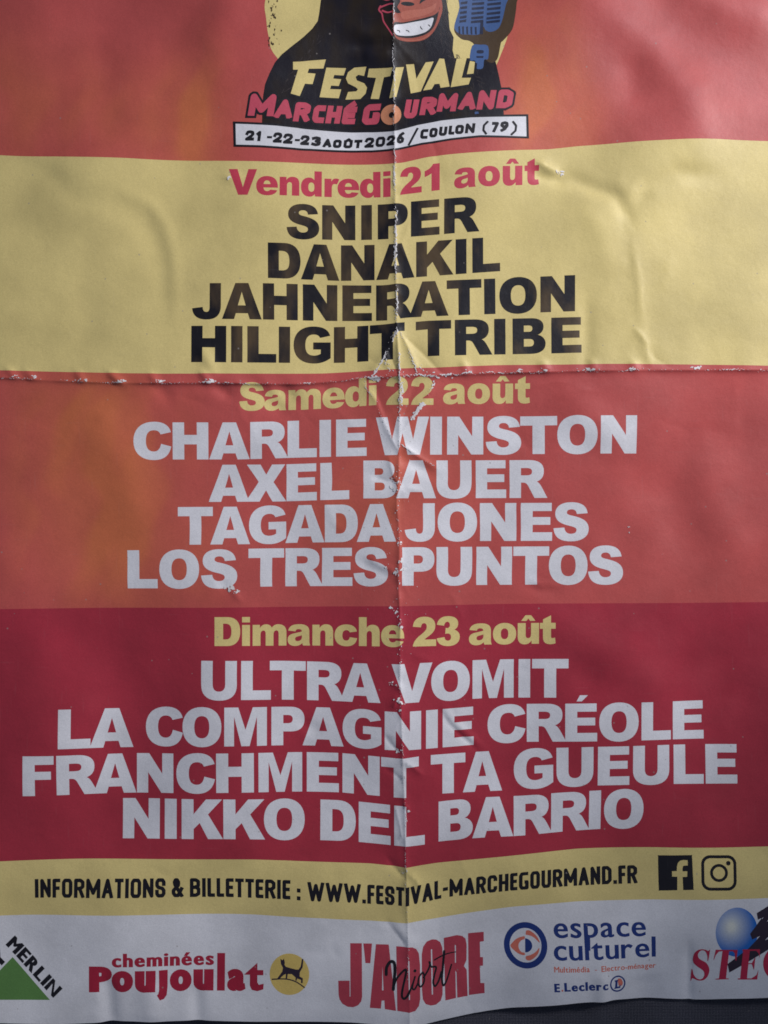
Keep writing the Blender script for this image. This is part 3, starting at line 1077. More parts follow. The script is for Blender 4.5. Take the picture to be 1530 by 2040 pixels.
title = band("title_band", "salmon band with orange flames at the top of the poster", 'salmon', None, B[0], salmon_colour)
friday = band("friday_band", "yellow band above the horizontal fold", 'yellow', B[0], B[1])
saturday = band("saturday_band", "salmon band crossed by the frayed horizontal fold", 'salmon', B[1], B[2], salmon_colour)
sunday = band("sunday_band", "crimson band in the lower half", 'crimson', B[2], B[3])
contact = band("contact_band", "narrow yellow band with the website line", 'yellow', B[3], B[4])
sponsor = band("sponsor_band", "white bottom strip with sponsor logos", 'paper', B[4], B[5])

# underside of the sheet and its cut bottom edge, so that the paper has a thickness
back = band("paper_back", "plain white underside of the sheet", 'paper', None, B[5])
bm_ = back.data
co = np.zeros(len(bm_.vertices) * 3)
bm_.vertices.foreach_get("co", co)
co = co.reshape(-1, 3)
co[:, 2] -= 0.00026
bm_.vertices.foreach_set("co", co.ravel())
bm_.flip_normals()
bm_.update()
xs = np.arange(-140, 1675, 3.0)
ye = np.array([float(base_edge(x)) for x in xs])
s_, t_ = to_st(xs, ye)
top_e, _n = drape(np.stack([s_, t_], 1), np.stack([s_, t_], 1), 0.0)
low_e = top_e.copy()
low_e[:, 2] -= 0.00026
n_ = len(xs)
me = bpy.data.meshes.new("paper_edge")
me.from_pydata([tuple(p) for p in top_e] + [tuple(p) for p in low_e], [], [(i, n_ + i, n_ + i + 1, i + 1) for i in range(n_ - 1)])
me.materials.append(M['paper'])
link("paper_edge", me, poster, "cut bottom edge of the paper")

# ------------------------------------------------------------------ the lettering of the three days
LINES = [
    (friday, 'red', "date_heading", [("Vendredi", 456, 778), ("21", 797, 875.5), ("ao\u00fbt", 904, 1074)], 51.5, 53,
     [(456, 389), (640, 393), (778, 395), (797, 391), (870, 382), (960, 373), (1073, 367)]),
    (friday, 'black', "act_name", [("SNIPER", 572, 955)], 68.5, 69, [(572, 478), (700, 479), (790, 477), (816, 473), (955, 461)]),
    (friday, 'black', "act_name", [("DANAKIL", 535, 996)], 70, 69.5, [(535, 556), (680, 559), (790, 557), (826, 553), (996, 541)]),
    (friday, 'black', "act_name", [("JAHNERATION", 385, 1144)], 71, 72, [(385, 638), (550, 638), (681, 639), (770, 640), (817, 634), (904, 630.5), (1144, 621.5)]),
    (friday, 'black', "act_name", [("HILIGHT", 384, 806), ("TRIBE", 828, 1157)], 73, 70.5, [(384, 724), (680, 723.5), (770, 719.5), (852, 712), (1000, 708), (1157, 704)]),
    (saturday, 'yellow', "date_heading", [("Samedi", 478, 750), ("22", 769, 863), ("ao\u00fbt", 882, 1055)], 55, 54,
     [(479, 819), (600, 817), (690, 812), (750, 808), (863, 808), (882, 806), (1055, 803.5)]),
    (saturday, 'white', "act_name", [("CHARLIE", 269.5, 730.5), ("WINSTON", 749, 1265)], 72.5, 76, [(269, 916), (480, 915.5), (600, 911.5), (730, 908.5), (800, 906.5), (855, 906), (1265, 904)]),
    (saturday, 'white', "act_name", [("AXEL", 417, 696), ("BAUER", 724, 1089)], 73, 76, [(417, 1000), (560, 999), (696, 994.5), (724, 993), (1089, 992)]),
    (saturday, 'white', "act_name", [("TAGADA", 356, 789), ("JONES", 806, 1172)], 74.5, 75.5, [(356, 1085), (500, 1084), (600, 1081), (789, 1078.5), (806, 1078), (1172, 1077)]),
    (saturday, 'white', "act_name", [("LOS", 255, 473), ("TRES", 495, 773), ("PUNTOS", 801, 1240.5)], 76, 76, [(255, 1172), (473, 1171), (495, 1169), (773, 1166.5), (801, 1166), (1240, 1163.5)]),
    (sunday, 'yellow', "date_heading", [("Dimanche", 428, 805), ("23", 822, 915.7), ("ao\u00fbt", 934, 1106.5)], 57.5, 57.5, [(428, 1286.5), (805, 1287), (915, 1285), (1106, 1282)]),
    (sunday, 'white', "act_name", [("ULTRA", 401.6, 758), ("VOMIT", 780, 1132)], 77, 77.5, [(402, 1393), (560, 1394), (700, 1398), (758, 1399), (790, 1399), (830, 1397), (960, 1392), (1132, 1389.5)]),
    (sunday, 'white', "act_name", [("LA", 119, 264), ("COMPAGNIE", 289, 944), ("CR\u00c9OLE", 972, 1402.5)], 78, 75,
     [(119, 1490), (264, 1490), (289, 1487), (455, 1485), (560, 1485), (685, 1488), (790, 1493), (850, 1490), (944, 1485), (1048, 1479), (1200, 1475), (1402, 1471.5)]),
    (sunday, 'white', "act_name", [("FRANCHMENT", 50.5, 834), ("TA", 858, 1000.5), ("GUEULE", 1024, 1468)], 79.5, 77.5,
     [(50, 1582), (200, 1582), (360, 1580), (440, 1578), (600, 1578.5), (680, 1580), (738, 1584), (800, 1588), (858, 1581), (1000, 1575), (1100, 1568), (1188, 1564), (1330, 1561), (1468, 1560)]),
    (sunday, 'white', "act_name", [("NIKKO", 243, 606.7), ("DEL", 638, 846), ("BARRIO", 873.5, 1282)], 80, 79,
     [(243, 1672), (440, 1671), (638, 1674), (700, 1676), (780, 1682), (815, 1684), (846, 1681), (873, 1675), (950, 1668), (1045, 1664), (1115, 1658), (1197, 1653), (1282, 1650)]),
]
for par, m, nm, words, c0, c1, base in LINES:
    ink = Ink(nm, par, level=1)
    cs = []
    x0, x1 = words[0][1], words[-1][2]
    for tx, a, b in words:
        cap = c0 + (c1 - c0) * ((a + b) / 2 - x0) / (x1 - x0)
        cs += word(tx, a, b, base, cap)
    ink.add(cs, m)
    ink.done()

# website line
ink = Ink("website_line", contact, "condensed black information and website lettering")
info_base = smooth_interp([(0, 1791), (67, 1790.5), (200, 1789), (330, 1787.5), (460, 1788), (580, 1790), (613, 1793), (700, 1796.5), (760, 1800.5), (808, 1804),
                           (850, 1797), (893, 1788.5), (1020, 1776), (1130, 1768), (1270, 1760), (1400, 1755)], 4)
cw = {'I': 0.36, 'M': 1.36, 'W': 1.70, '.': 0.36, ':': 0.40, '-': 0.52, '&': 1.12, 'E': 0.76, 'F': 0.74, 'L': 0.72, 'T': 0.82, 'V': 1.05, 'A': 1.06, 'S': 0.97}


def condensed(text, xl, xr):
    gap = 0.15
    tot = sum(cw.get(c, 1.0) for c in text) + gap * (len(text) - 1)
    k = (xr - xl) / tot
    x, out = xl, []
    for c in text:
        w_ = cw.get(c, 1.0) * k
        for q in sk_char('g' if c == 'G' else c, 0, w_, 0, -38.0, 7.3):
            q2 = []
            for n_ in range(len(q)):
                px = x + q[n_][0]
                q2.append((px, float(info_base(px)) + q[n_][1] * (1.0 - 0.06 * (px > 900))))
            out.append(q2)
        x += w_ + gap * k
    return [orient(c) for c in out]


cs = condensed("INFORMATIONS", 67.7, 330) + condensed("&", 342, 365) + condensed("BILLETTERIE", 378, 579) + condensed(":", 591, 600)
cs += condensed("WWW.FESTIVAL-MARCHEGOURMAND.FR", 613, 1270)
ink.add(cs, 'jet')
ink.done()


def zpts(pts, ox, oy, k):
    return [(ox + x / k, oy + y / k) for x, y in pts]


def rrect(cx, cy, hx, hy, r, n=8):
    out = []
    for sx, sy, a in ((1, 1, 0), (-1, 1, 90), (-1, -1, 180), (1, -1, 270)):
        for k in range(n + 1):
            t = math.radians(a + 90 * k / n)
            out.append((cx + sx * (hx - r) + r * math.cos(t), cy + sy * (hy - r) + r * math.sin(t)))
    return out


def curve(pts, n=5):
    """closed outline through points, rounded (Catmull-Rom)"""
    out = []
    m = len(pts)
    for k in range(m):
        p0, p1, p2, p3 = pts[k - 1], pts[k], pts[(k + 1) % m], pts[(k + 2) % m]
        for q in range(n):
            f = q / n
            out.append(tuple(0.5 * (2 * p1[c] + (p2[c] - p0[c]) * f + (2 * p0[c] - 5 * p1[c] + 4 * p2[c] - p3[c]) * f * f
                                    + (3 * p1[c] - p0[c] - 3 * p2[c] + p3[c]) * f ** 3) for c in (0, 1)))
    return out


def open_curve(pts, n=5):
    out = []
    m = len(pts)
    for k in range(m - 1):
        p0, p1, p2, p3 = pts[max(k - 1, 0)], pts[k], pts[k + 1], pts[min(k + 2, m - 1)]
        for q in range(n):
            f = q / n
            out.append(tuple(0.5 * (2 * p1[c] + (p2[c] - p0[c]) * f + (2 * p0[c] - 5 * p1[c] + 4 * p2[c] - p3[c]) * f * f
                                    + (3 * p1[c] - p0[c] - 3 * p2[c] + p3[c]) * f ** 3) for c in (0, 1)))
    out.append(pts[-1])
    return out


# social marks at the end of the website line
z = lambda p: zpts(p, 1280, 1690, 6.9545)
ink = Ink("social_logo", contact, "black square with a letter f cut out")
ink.add([orient(curve(z([(214, 110), (225, 95), (440, 88), (655, 79), (672, 90), (680, 320), (687, 535), (672, 550), (440, 562), (235, 573), (218, 560), (214, 330)]), 3))], 'jet', 1)
ink.add([orient(z([(466, 566), (470, 378), (399, 378), (399, 305), (463, 302), (468, 235), (480, 190), (510, 160), (555, 148), (612, 150), (612, 221), (575, 222), (550, 230),
                   (541, 255), (540, 302), (606, 300), (600, 375), (540, 378), (546, 562)]))], 'yellow', 2)
ink.done()
ink = Ink("social_logo", contact, "outlined rounded camera mark")
cx, cy = z([(1038, 318)])[0]
ink.add([orient(rrect(cx, cy, 35, 34.6, 17.5)), orient(rrect(cx, cy, 29, 28.6, 12), False), orient(disc(cx, cy, 17.8, 17.6)), orient(disc(cx, cy, 12, 11.9), False),
         orient(disc(cx + 18.8, cy - 18.9, 4.6, n=14))], 'jet')
ink.done()

# ------------------------------------------------------------------ title emblem
ink = Ink("yellow_disc", title, "pale yellow disc behind the gorilla", 1)
ink.add([orient(curve([(529, 0), (531, 40), (537, 80), (552, 118), (640, 200), (800, 250), (950, 180), (1005, 90), (1019, 10), (1010, -80), (960, -170), (800, -230), (640, -190), (552, -90)], 6))], 'yellow')
specks = []
rs = random.Random(4)
for k in range(46):
    x = rs.gauss(543, 9)
    y = rs.uniform(-10, 95)
    if x < 534 or x > 580:
        continue
    r = rs.uniform(0.5, 1.9)
    specks.append(orient([(x + r * rs.uniform(.5, 1.3) * math.cos(a), y + r * 2.2 * rs.uniform(.5, 1.3) * math.sin(a)) for a in np.linspace(0, 6.28, 8)[:-1]]))
ink.add(specks, 'brown', 2)
ink.done()

ink = Ink("gorilla_figure", title, "laughing black gorilla with red muzzle and white teeth", 2)
body = [(652, -260), (644, -120), (639, 0), (636, 25), (633, 42), (622, 58), (606, 74), (585, 92), (562, 112), (549, 128), (538, 150), (529, 172), (525, 195), (523, 230), (522, 262),
        (700, 268), (880, 262), (985, 256), (1004, 250), (1001, 190), (994, 152), (988, 124), (985, 112), (940, 114), (906, 114), (902, 98), (904, 72), (896, 56), (893, 20), (886, -20), (880, -120), (865, -260)]
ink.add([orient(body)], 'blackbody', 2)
z = lambda p: zpts(p, 760, 0, 5.1)
muzzle = z([(90, -120), (120, 40), (110, 130), (115, 230), (120, 330), (150, 405), (240, 428), (340, 425), (430, 405), (505, 350), (560, 270), (600, 170), (620, 90), (610, 0), (570, -140), (330, -220)])
ink.add([orient(curve(muzzle, 4))], 'skin', 3)
lips = z([(125, 260), (220, 245), (340, 215), (460, 180), (540, 150), (585, 105), (590, 70), (575, 150), (555, 220), (520, 290), (450, 350), (340, 385), (230, 395), (140, 375)])
hl = [orient(curve(z([(200, 150), (300, 120), (430, 100), (520, 60), (560, 30), (540, 100), (470, 150), (340, 190), (220, 215)]), 3)),
      orient(curve(z([(200, 412), (330, 408), (430, 385), (500, 335), (470, 372), (380, 412), (280, 422)]), 3)), orient(curve(z([(200, 30), (230, 5), (290, 0), (330, 25), (300, 40), (230, 45)]), 3))]
ink.add(hl, 'skinlight', 3.5)
fur = []
rb = random.Random(8)
for _ in range(70):
    t = rb.random()
    bx, by = (640 - 110 * t ** 0.8, 60 + 170 * t) if rb.random() < 0.5 else (900 + 85 * t, 90 + 60 * t + rb.uniform(0, 60))
    bx += rb.uniform(4, 26) if bx < 700 else -rb.uniform(2, 24)
    an = (2.2 if bx < 700 else 0.9) + rb.gauss(0, 0.3)
    ln = rb.uniform(5, 14)
    fur += stroke([(bx, by), (bx + ln * 0.5 * math.cos(an) + 1, by + ln * 0.5 * math.sin(an)), (bx + ln * math.cos(an), by + ln * math.sin(an))], 1.5, square=False, w_end=0.5)
for _ in range(26):
    bx, by = 880 + rb.uniform(-6, 16), rb.uniform(-20, 100)
    fur += stroke([(bx, by), (bx + rb.uniform(-2, 5), by + rb.uniform(5, 12))], 1.4, square=False, w_end=0.5)
ink.add([c for c in fur], 'furline', 2.5)
ink.add([orient(curve(lips, 4))], 'jet', 4)
teeth = z([(132, 285), (230, 258), (340, 232), (450, 205), (525, 182), (520, 230), (495, 285), (440, 330), (340, 362), (230, 376), (140, 365)])
ink.add([orient(curve(teeth, 4))], 'white', 5)
tl = []
for pts in ([(160, 330), (180, 330), (185, 345)], [(250, 320), (272, 325), (280, 335)], [(395, 275), (405, 295), (415, 300)], [(475, 255), (490, 262), (492, 270)]):
    tl += stroke(z(pts), 1.7, square=False)
ink.add(tl, 'jet', 6)
dk = [orient(disc(*z([(265, 62)])[0], 13.5, 4.0)), orient(curve(z([(160, -20), (190, 40), (160, 100), (195, 150), (135, 150), (115, 40)]), 3)), orient(curve(z([(385, 55), (400, 10), (440, -10), (500, -20), (455, 10), (420, 30)]), 3))]
ink.add(dk, 'jet', 4)
pk = []
for pts in ([(-10, 85), (-25, 120), (5, 160), (20, 230), (60, 300), (110, 380)], [(-60, -30), (-10, 0), (60, 30), (120, 10)], [(-20, 100), (20, 85), (80, 70), (115, 75)], [(10, 130), (60, 150), (105, 145)]):
    pk += stroke(open_curve(z(pts)), 3.6, square=False, w_end=2.4)
ink.add(pk, 'rose', 4)
ink.done()

ink = Ink("microphone", title, "blue vintage microphone on a stand with brown shading", 3)
ink.add([orient(curve(z([(1390, -150), (1380, 0), (1365, 130), (1330, 290), (1240, 400), (1215, 430), (1175, 600), (1080, 620), (930, 420), (820, 385), (750, 320), (745, 250), (800, 100), (820, -150)]), 4))], 'brown', 3)
ink.add([orient(curve(z([(812, -150), (795, 60), (745, 235), (750, 290), (800, 330), (880, 335), (1000, 330), (1040, 250), (1060, 285), (1110, 305), (1180, 280), (1225, 205), (1270, 20), (1300, -150)]), 4))], 'blue', 4)
sl = []
for r, yy in enumerate((-95, -48, 0, 48, 97, 145, 185)):
    for a, b in ((800, 872), (918, 1045), (1075, 1215)):
        sh = (yy - 90) * -0.06
        sl.append(orient(z([(a + sh, yy + 8), (b + sh, yy - 8), (b + sh - 3, yy + 20), (a + sh, yy + 32)])))
for a in (782, 820, 862, 905, 950):
    sl.append(orient(z([(a, 255), (a + 20, 250), (a + 22, 335), (a + 4, 330)])))
sl.append(orient(z([(1010, 190), (1040, 190), (1035, 330), (1000, 330)])))
ink.add(sl, 'bluedark', 5)
ink.add([orient(curve(z([(925, 450), (1000, 440), (1085, 455), (1085, 590), (1045, 600), (1030, 690), (960, 690), (955, 610), (900, 600)]), 3)),
         orient(z([(945, 1130), (975, 1125), (985, 1170), (945, 1175)]))], 'blue', 4)
ink.add([orient(curve(z([(975, 500), (1035, 500), (1035, 530), (975, 530)]), 3)), orient(z([(965, 560), (1040, 560), (1035, 580), (968, 580)]))], 'bluedark', 5)
ink.done()

FE = [([(430, 640), (760, 600), (735, 690), (590, 700), (575, 742), (655, 745), (625, 850), (548, 850), (495, 975), (405, 955), (480, 715), (430, 718)], 0),
      ([(765, 680), (965, 680), (940, 752), (845, 750), (834, 785), (915, 790), (890, 857), (812, 855), (802, 890), (915, 890), (890, 980), (695, 975)], 0),
      ([(1172, 668), (1148, 757), (1090, 745), (1062, 765), (1075, 800), (1150, 830), (1178, 872), (1165, 930), (1110, 985), (958, 992), (985, 915), (1070, 908), (1085, 886), (1060, 865), (985, 830), (963, 780), (985, 720), (1050, 675)], 0),
      ([(1198, 688), (1440, 690), (1415, 772), (1350, 778), (1300, 992), (1215, 986), (1270, 780), (1183, 770)], 0),
      ([(228, 680), (150, 985), (80, 992), (145, 690)], 1),
      ([(250, 655), (330, 650), (355, 795), (450, 630), (530, 620), (400, 925), (298, 946)], 1),
      ([(590, 588), (638, 592), (692, 880), (600, 892), (590, 850), (540, 852), (510, 905), (423, 917)], 1),
      ([(765, 588), (868, 578), (815, 790), (910, 790), (885, 860), (703, 887)], 1),
      ([(900, 612), (950, 622), (936, 745), (868, 752)], 1)]
ink = Ink("title_lettering", title, "pale yellow slanted comic lettering", 6)
cs = [orient(zpts(p, 500 + 260 * s2, 0, 5.1)) for p, s2 in FE]
sh = [orient([(x + 3.5, y + 3.5) for x, y in c]) for c in cs]
ink.add(grow(sh, 1.0), 'jet', 5.2)
ink.add(cs, 'yellow', 6)
ink.done()

ink = Ink("subtitle_lettering", title, "rose comic lettering with black outline", 6)
SUB = [('M', 494, 545, 233, 190, 12), ('A', 546, 580, 236, 199, 10), ('R', 583, 614, 241, 203, 10), ('c', 620, 645, 242, 207, 10), ('H', 647, 676, 242, 207, 10),
       ('\u00c9', 679, 706, 243, 208, 10), ('g', 719, 754, 245, 204, 11.5), ('U', 803, 829, 236, 198, 10), ('R', 835, 866, 230, 193, 10), ('M', 869, 907, 224, 186, 10),
       ('A', 912, 945, 221, 184, 10), ('N', 948, 982, 221, 181, 10.5), ('D', 987, 1018, 218, 180, 10.5)]
cs = []
for ch, a, b, yb, yt, wd in SUB:
    cs += sk_char(ch, a, b, yb, yt, wd * 1.12, shear=0.18)
cs = [orient(c) for c in cs]
ink.add(grow(cs, 4.2), 'jet', 5)
ink.add(cs, 'rose', 6.5)
ink.add([orient(disc(779, 228, 20.5, 20.5)), orient(disc(780, 229, 5.5, 6), False)], 'peach', 6.5)
ink.done()

ink = Ink("date_strip", title, "white strip with black border carrying the festival dates", 6)
top = [(465, 244), (550, 247), (633, 252.5), (700, 256), (784, 258), (792, 256.5), (833, 246), (878, 238.5), (937, 233), (1000, 231), (1052, 229)]
bot = [(1053.5, 276.5), (956, 277), (898, 283), (839, 291), (790, 301.5), (740, 302), (679, 300.5), (587, 298), (519, 294.5), (466, 293)]
ink.add([orient(top + bot)], 'jet', 7)
inner = [(470, 248.5)] + [(x, y + 4.2) for x, y in top[1:-1]] + [(1047.5, 233.5)] + [(1048.5, 273)] + [(x, y - 4) for x, y in bot[1:-1]] + [(470.5, 289)]
ink.add([orient(inner)], 'white', 8)
ST = [('2', 488, 506, 281.5, 261), ('1', 508, 522, 282.5, 262), ('-', 531, 541, 284, 263), ('2', 543, 561, 285, 264), ('2', 563, 582, 286.5, 265.5), ('-', 586, 596, 288, 267),
      ('2', 597, 615, 288, 267.5), ('3', 619, 638, 289.5, 269), ('A', 642, 659, 291, 273), ('O', 662, 679, 292, 274.5), ('\u00db', 683, 701, 292.5, 275.5), ('T', 704, 720, 292.5, 275),
      ('2', 725, 744, 292.5, 271), ('0', 747, 766, 292, 271), ('2', 769, 786, 291, 270), ('6', 789, 804, 288, 264), ('/', 812, 829, 292, 256), ('c', 836, 852, 279, 259),
      ('O', 854, 870, 276.5, 257), ('U', 873, 889, 274, 255), ('L', 892, 904, 272, 253.5), ('O', 905, 922, 271, 252), ('N', 925, 944, 269.5, 249), ('(', 957, 969, 272, 244),
      ('7', 977, 991, 267, 246), ('9', 994, 1011, 265.5, 244), (')', 1016, 1029, 272, 243)]
cs = []
for ch, a, b, yb, yt in ST:
    cs += sk_char(ch, a, b, yb, yt, 6.2 if ch not in '()-/' else 4.6, shear=0.13)
ink.add([orient(c) for c in cs], 'jet', 9)
ink.done()

# ------------------------------------------------------------------ sponsor logos
ink = Ink("sponsor_logo", sponsor, "green triangle with black capitals along its slopes")
ink.add([orient([(24, 1908), (101.8, 1988.8), (-54, 1988.8)])], 'green')
cs = sans_line("MERLIN", (10, 1883), (109, 1984), 35, bold=0.07)
cs += sans_line("ROY", (-52, 1979), (16, 1909), 35, bold=0.07)
ink.add(cs, 'jet', 2)
ink.done()

ink = Ink("sponsor_logo", sponsor, "dark red two line wordmark beside a gold disc with a walking cat")
z = lambda p: zpts(p, 160, 1870, 3.1875)
cs = sans_line("chemin\u00e9es", (225, 1922.5), (426, 1922.5), 37, bold=0.058)
ink.add(cs, 'logored')
cs = []
for ch, a, b, t0, t1 in (('P', 62, 207, 165, 329), ('o', 203, 341, 193, 330), ('u', 352, 482, 196, 330), ('o', 570, 707, 193, 330), ('u', 718, 846, 196, 330),
                         ('l', 868, 918, 95, 328), ('a', 932, 1050, 193, 330)):
    p = z([(a, t0), (b, t1)])
    cs += [c for c in boxed(ch, p[0][0], p[1][0], p[0][1], p[1][1], 0.085 if ch != 'l' else 0.03)]
fix = []
for c in cs:
    fix.append(c)
fix.append(orient(z([(502, 196), (557, 193), (557, 300), (552, 350), (535, 374), (510, 382), (492, 350), (500, 340), (505, 320)]), signed_area(cs[0]) > 0))
fix.append(orient(z([(1040, 228), (1125, 152), (1125, 197), (1163, 197), (1163, 230), (1125, 230), (1125, 275), (1135, 290), (1165, 282), (1163, 318), (1125, 330), (1090, 322), (1077, 295), (1077, 228)]), signed_area(cs[0]) > 0))
ink.add(fix, 'logored')
ink.add([orient(disc(577, 1939, 39.5, 41.5, n=40))], 'gold')
z = lambda p: zpts(p, 510, 1680, 3.0)
cat = z([(147, 684), (158, 694), (168, 684), (174, 708), (171, 720), (180, 733), (215, 742), (240, 748), (256, 748), (268, 730), (276, 684), (285, 684), (280, 735), (263, 765), (262, 790), (281, 800),
         (280, 830), (270, 830), (270, 810), (246, 802), (245, 815), (236, 815), (238, 796), (215, 776), (191, 776), (187, 806), (178, 806), (180, 776), (166, 782), (137, 810), (95, 813), (95, 806), (128, 803), (158, 762), (162, 738), (150, 716)])
ink.add([orient(cat)] + stroke(open_curve(z([(98, 808), (180, 806), (240, 822), (290, 856)])), 2.4, square=False), 'plum', 2)
ink.done()

ink = Ink("sponsor_logo", sponsor, "tall brick red condensed capitals crossed by a black script word")
z = lambda p: zpts(p, 660, 1840, 4.78)
cs = [orient(z([(181, 175), (291, 178), (294, 690), (285, 735), (255, 772), (210, 790), (155, 785), (105, 755), (80, 715), (70, 670), (67, 535), (175, 535), (176, 688), (183, 688)])),
      orient(z([(305, 180), (388, 183), (372, 371), (325, 369)])),
      orient(z([(425, 190), (547, 196), (616, 822), (510, 806), (505, 726), (480, 726), (472, 802), (367, 795)])), orient(z([(487, 400), (498, 630), (483, 630)]), False),
      orient(z([(618, 214), (770, 224), (810, 245), (834, 290), (846, 400), (847, 720), (835, 780), (800, 825), (740, 836), (628, 822)])), orient(z([(733, 350), (743, 352), (749, 715), (739, 716)]), False),
      orient(z([(960, 164), (1000, 168), (1040, 195), (1060, 250), (1066, 400), (1062, 690), (1045, 745), (1000, 780), (950, 787), (900, 770), (872, 725), (864, 640), (862, 300), (875, 230), (910, 182)])), orient(z([(950, 260), (962, 260), (970, 685), (958, 686)]), False),
      orient(z([(1074, 156), (1200, 131), (1250, 140), (1282, 165), (1294, 225), (1292, 370), (1268, 430), (1294, 465), (1302, 710), (1203, 725), (1196, 490), (1186, 470), (1190, 727), (1088, 747)])), orient(z([(1180, 225), (1191, 230), (1191, 395), (1182, 398)]), False),
      orient(z([(1307, 114), (1456, 99), (1458, 190), (1420, 196), (1423, 342), (1450, 342), (1450, 422), (1420, 426), (1425, 586), (1462, 585), (1464, 678), (1314, 701)]))]
ink.add(cs, 'adore')
cs = stroke(open_curve(z([(523, 480), (528, 410), (565, 358), (600, 372), (606, 450), (598, 540), (590, 622)])), 6.2, square=False)
cs += stroke(open_curve(z([(590, 610), (618, 530), (668, 462), (712, 432), (702, 510), (680, 610), (672, 680), (690, 708), (720, 685), (752, 625)])), 4.0, square=False, w_end=4.8)
cs += stroke(open_curve(z([(752, 625), (780, 560), (797, 505), (778, 570), (772, 612), (795, 622), (825, 570)])), 3.6, square=False)
cs += stroke(open_curve(z([(872, 470), (838, 510), (828, 570), (850, 605), (880, 570), (886, 510), (872, 470)])), 3.6, square=False)
cs += stroke(open_curve(z([(880, 520), (925, 450), (942, 395), (935, 380), (955, 425), (1000, 430), (985, 500), (972, 570), (990, 610), (1025, 560), (1050, 480)])), 3.8, square=False)
cs += stroke(open_curve(z([(1078, 285), (1066, 420), (1056, 540), (1070, 608), (1105, 550), (1148, 412)])), 5.0, square=False, w_end=3)
cs += stroke(open_curve(z([(985, 362), (1060, 325), (1120, 305), (1188, 293)])), 3.0, square=False, w_end=2.0)
cs.append(orient(disc(*z([(797, 450)])[0], 3.2, n=10)))
ink.add(cs, 'jet', 2)
ink.done()

ink = Ink("sponsor_logo", sponsor, "navy eye in a ring beside navy and coral lettering")
z = lambda p: zpts(p, 1000, 1800, 4.78)
cx, cy = z([(226, 401)])[0]
ink.add([orient(disc(cx, cy, 42.6, 45, n=48)), orient(disc(cx, cy, 31.2, 33.5, n=40), False)], 'navy')
ink.add([orient(curve(z([(84, 415), (110, 375), (150, 340), (215, 318), (216, 345), (185, 360), (160, 400), (168, 445), (190, 468), (216, 472), (216, 494), (170, 488), (120, 456)]), 3)),
         orient(curve(z([(228, 290), (235, 265), (268, 264), (320, 300), (352, 345), (356, 372), (310, 330), (270, 310), (232, 304)]), 3)),
         orient(curve(z([(356, 418), (342, 475), (300, 520), (258, 541), (228, 530), (230, 502), (270, 490), (320, 458)]), 3))], 'coral')
ink.add([orient(disc(*z([(222, 403)])[0], 14, 13.7, n=20, a0=-math.pi / 2, a1=math.pi / 2) + [z([(222, 468)])[0]])], 'navy')
cs = sans_line("espace", (1103, 1867), (1285.6, 1861.5), 59, bold=0.02)
cs += sans_line("culturel", (1102.5, 1909.5), (1305.5, 1903.5), 59, bold=0.02)
sg = sum(signed_area(c) for c in cs) > 0
cs.append(orient(z([(797, 300), (833, 300), (833, 430), (797, 430)]), sg))
ink.add(cs, 'navy')
ink.add(sans_line("Multim\u00e9dia", (1102.5, 1932.5), (1172.5, 1930.5), 15.5, bold=0.03) + sans_line("-", (1182, 1930), (1186.5, 1930), 14.5)
        + sans_line("Electro-m\u00e9nager", (1195.5, 1930), (1306, 1927), 15.5, bold=0.03), 'coral')
ink.add(sans_line("E", (1102.5, 1970), (1113.5, 1969.5), 22, bold=0.075) + sans_line("Leclerc", (1122, 1968.3), (1209, 1964.5), 23, bold=0.065), 'navy')
ink.add([orient(disc(1118, 1967, 1.9, n=10))], 'coral')
ink.add([orient(disc(1228.7, 1956, 16.2, 16.4, n=30)), orient(disc(1228.7, 1956, 13.2, 13.4, n=26), False)], 'navy')
ink.add([orient(curve(z([(1090, 710), (1105, 695), (1130, 705), (1145, 745), (1130, 770), (1105, 765), (1098, 740)]), 3))], 'coral')
ink.add([orient(z([(1063, 712), (1100, 708), (1100, 718), (1092, 722), (1090, 775), (1110, 772), (1118, 758), (1124, 758), (1118, 790), (1060, 793), (1060, 783), (1068, 780), (1070, 724), (1063, 722)]))], 'navy', 2)
ink.done()

ink = Ink("sponsor_logo", sponsor, "blue globe with dark zigzag bolt and red serif italic capitals")
z = lambda p: zpts(p, 1360, 1790, 9.0)
GCX, GCY = 1464.6, 1853.3


def globe_colour(X, Y):
    d = np.hypot((X - 1453.5) / 46.0, (Y - 1842) / 52.0)[:, None]
    f = np.clip((d - 0.15) / 0.85, 0, 1) ** 0.72
    return np.array([0.84, 0.87, 0.80]) * (1 - f) + np.array([0.015, 0.16, 0.60]) * f


rings = orient(disc(GCX, GCY, 42, 49.4, n=56))
ink.add([rings], 'globe', 1)
ink.add([orient(z([(1800, -60), (1300, 230), (1320, 350), (1392, 318), (1180, 600), (1220, 705), (1365, 640), (1160, 860), (785, 1150), (820, 1305), (1530, 880), (1800, 700)]))], 'plum', 2)
ink.add([orient(z([(1388, 335), (1425, 300), (1405, 335)])), orient(z([(1485, 385), (1530, 330), (1560, 320), (1530, 375)])), orient(z([(1450, 720), (1480, 690), (1560, 620), (1530, 690)]))], 'white', 3)
Sx = curve(z([(470, 893), (447, 1088), (432, 1085), (425, 1000), (390, 925), (330, 905), (282, 940), (262, 1000), (292, 1070), (400, 1130), (452, 1200), (470, 1280), (440, 1390), (370, 1460), (280, 1472),
              (215, 1450), (182, 1442), (156, 1500), (165, 1285), (183, 1290), (202, 1370), (250, 1432), (310, 1450), (362, 1420), (385, 1350), (360, 1282), (270, 1220), (200, 1160), (180, 1080), (202, 970), (260, 905), (330, 886), (400, 895), (442, 917)]), 3)
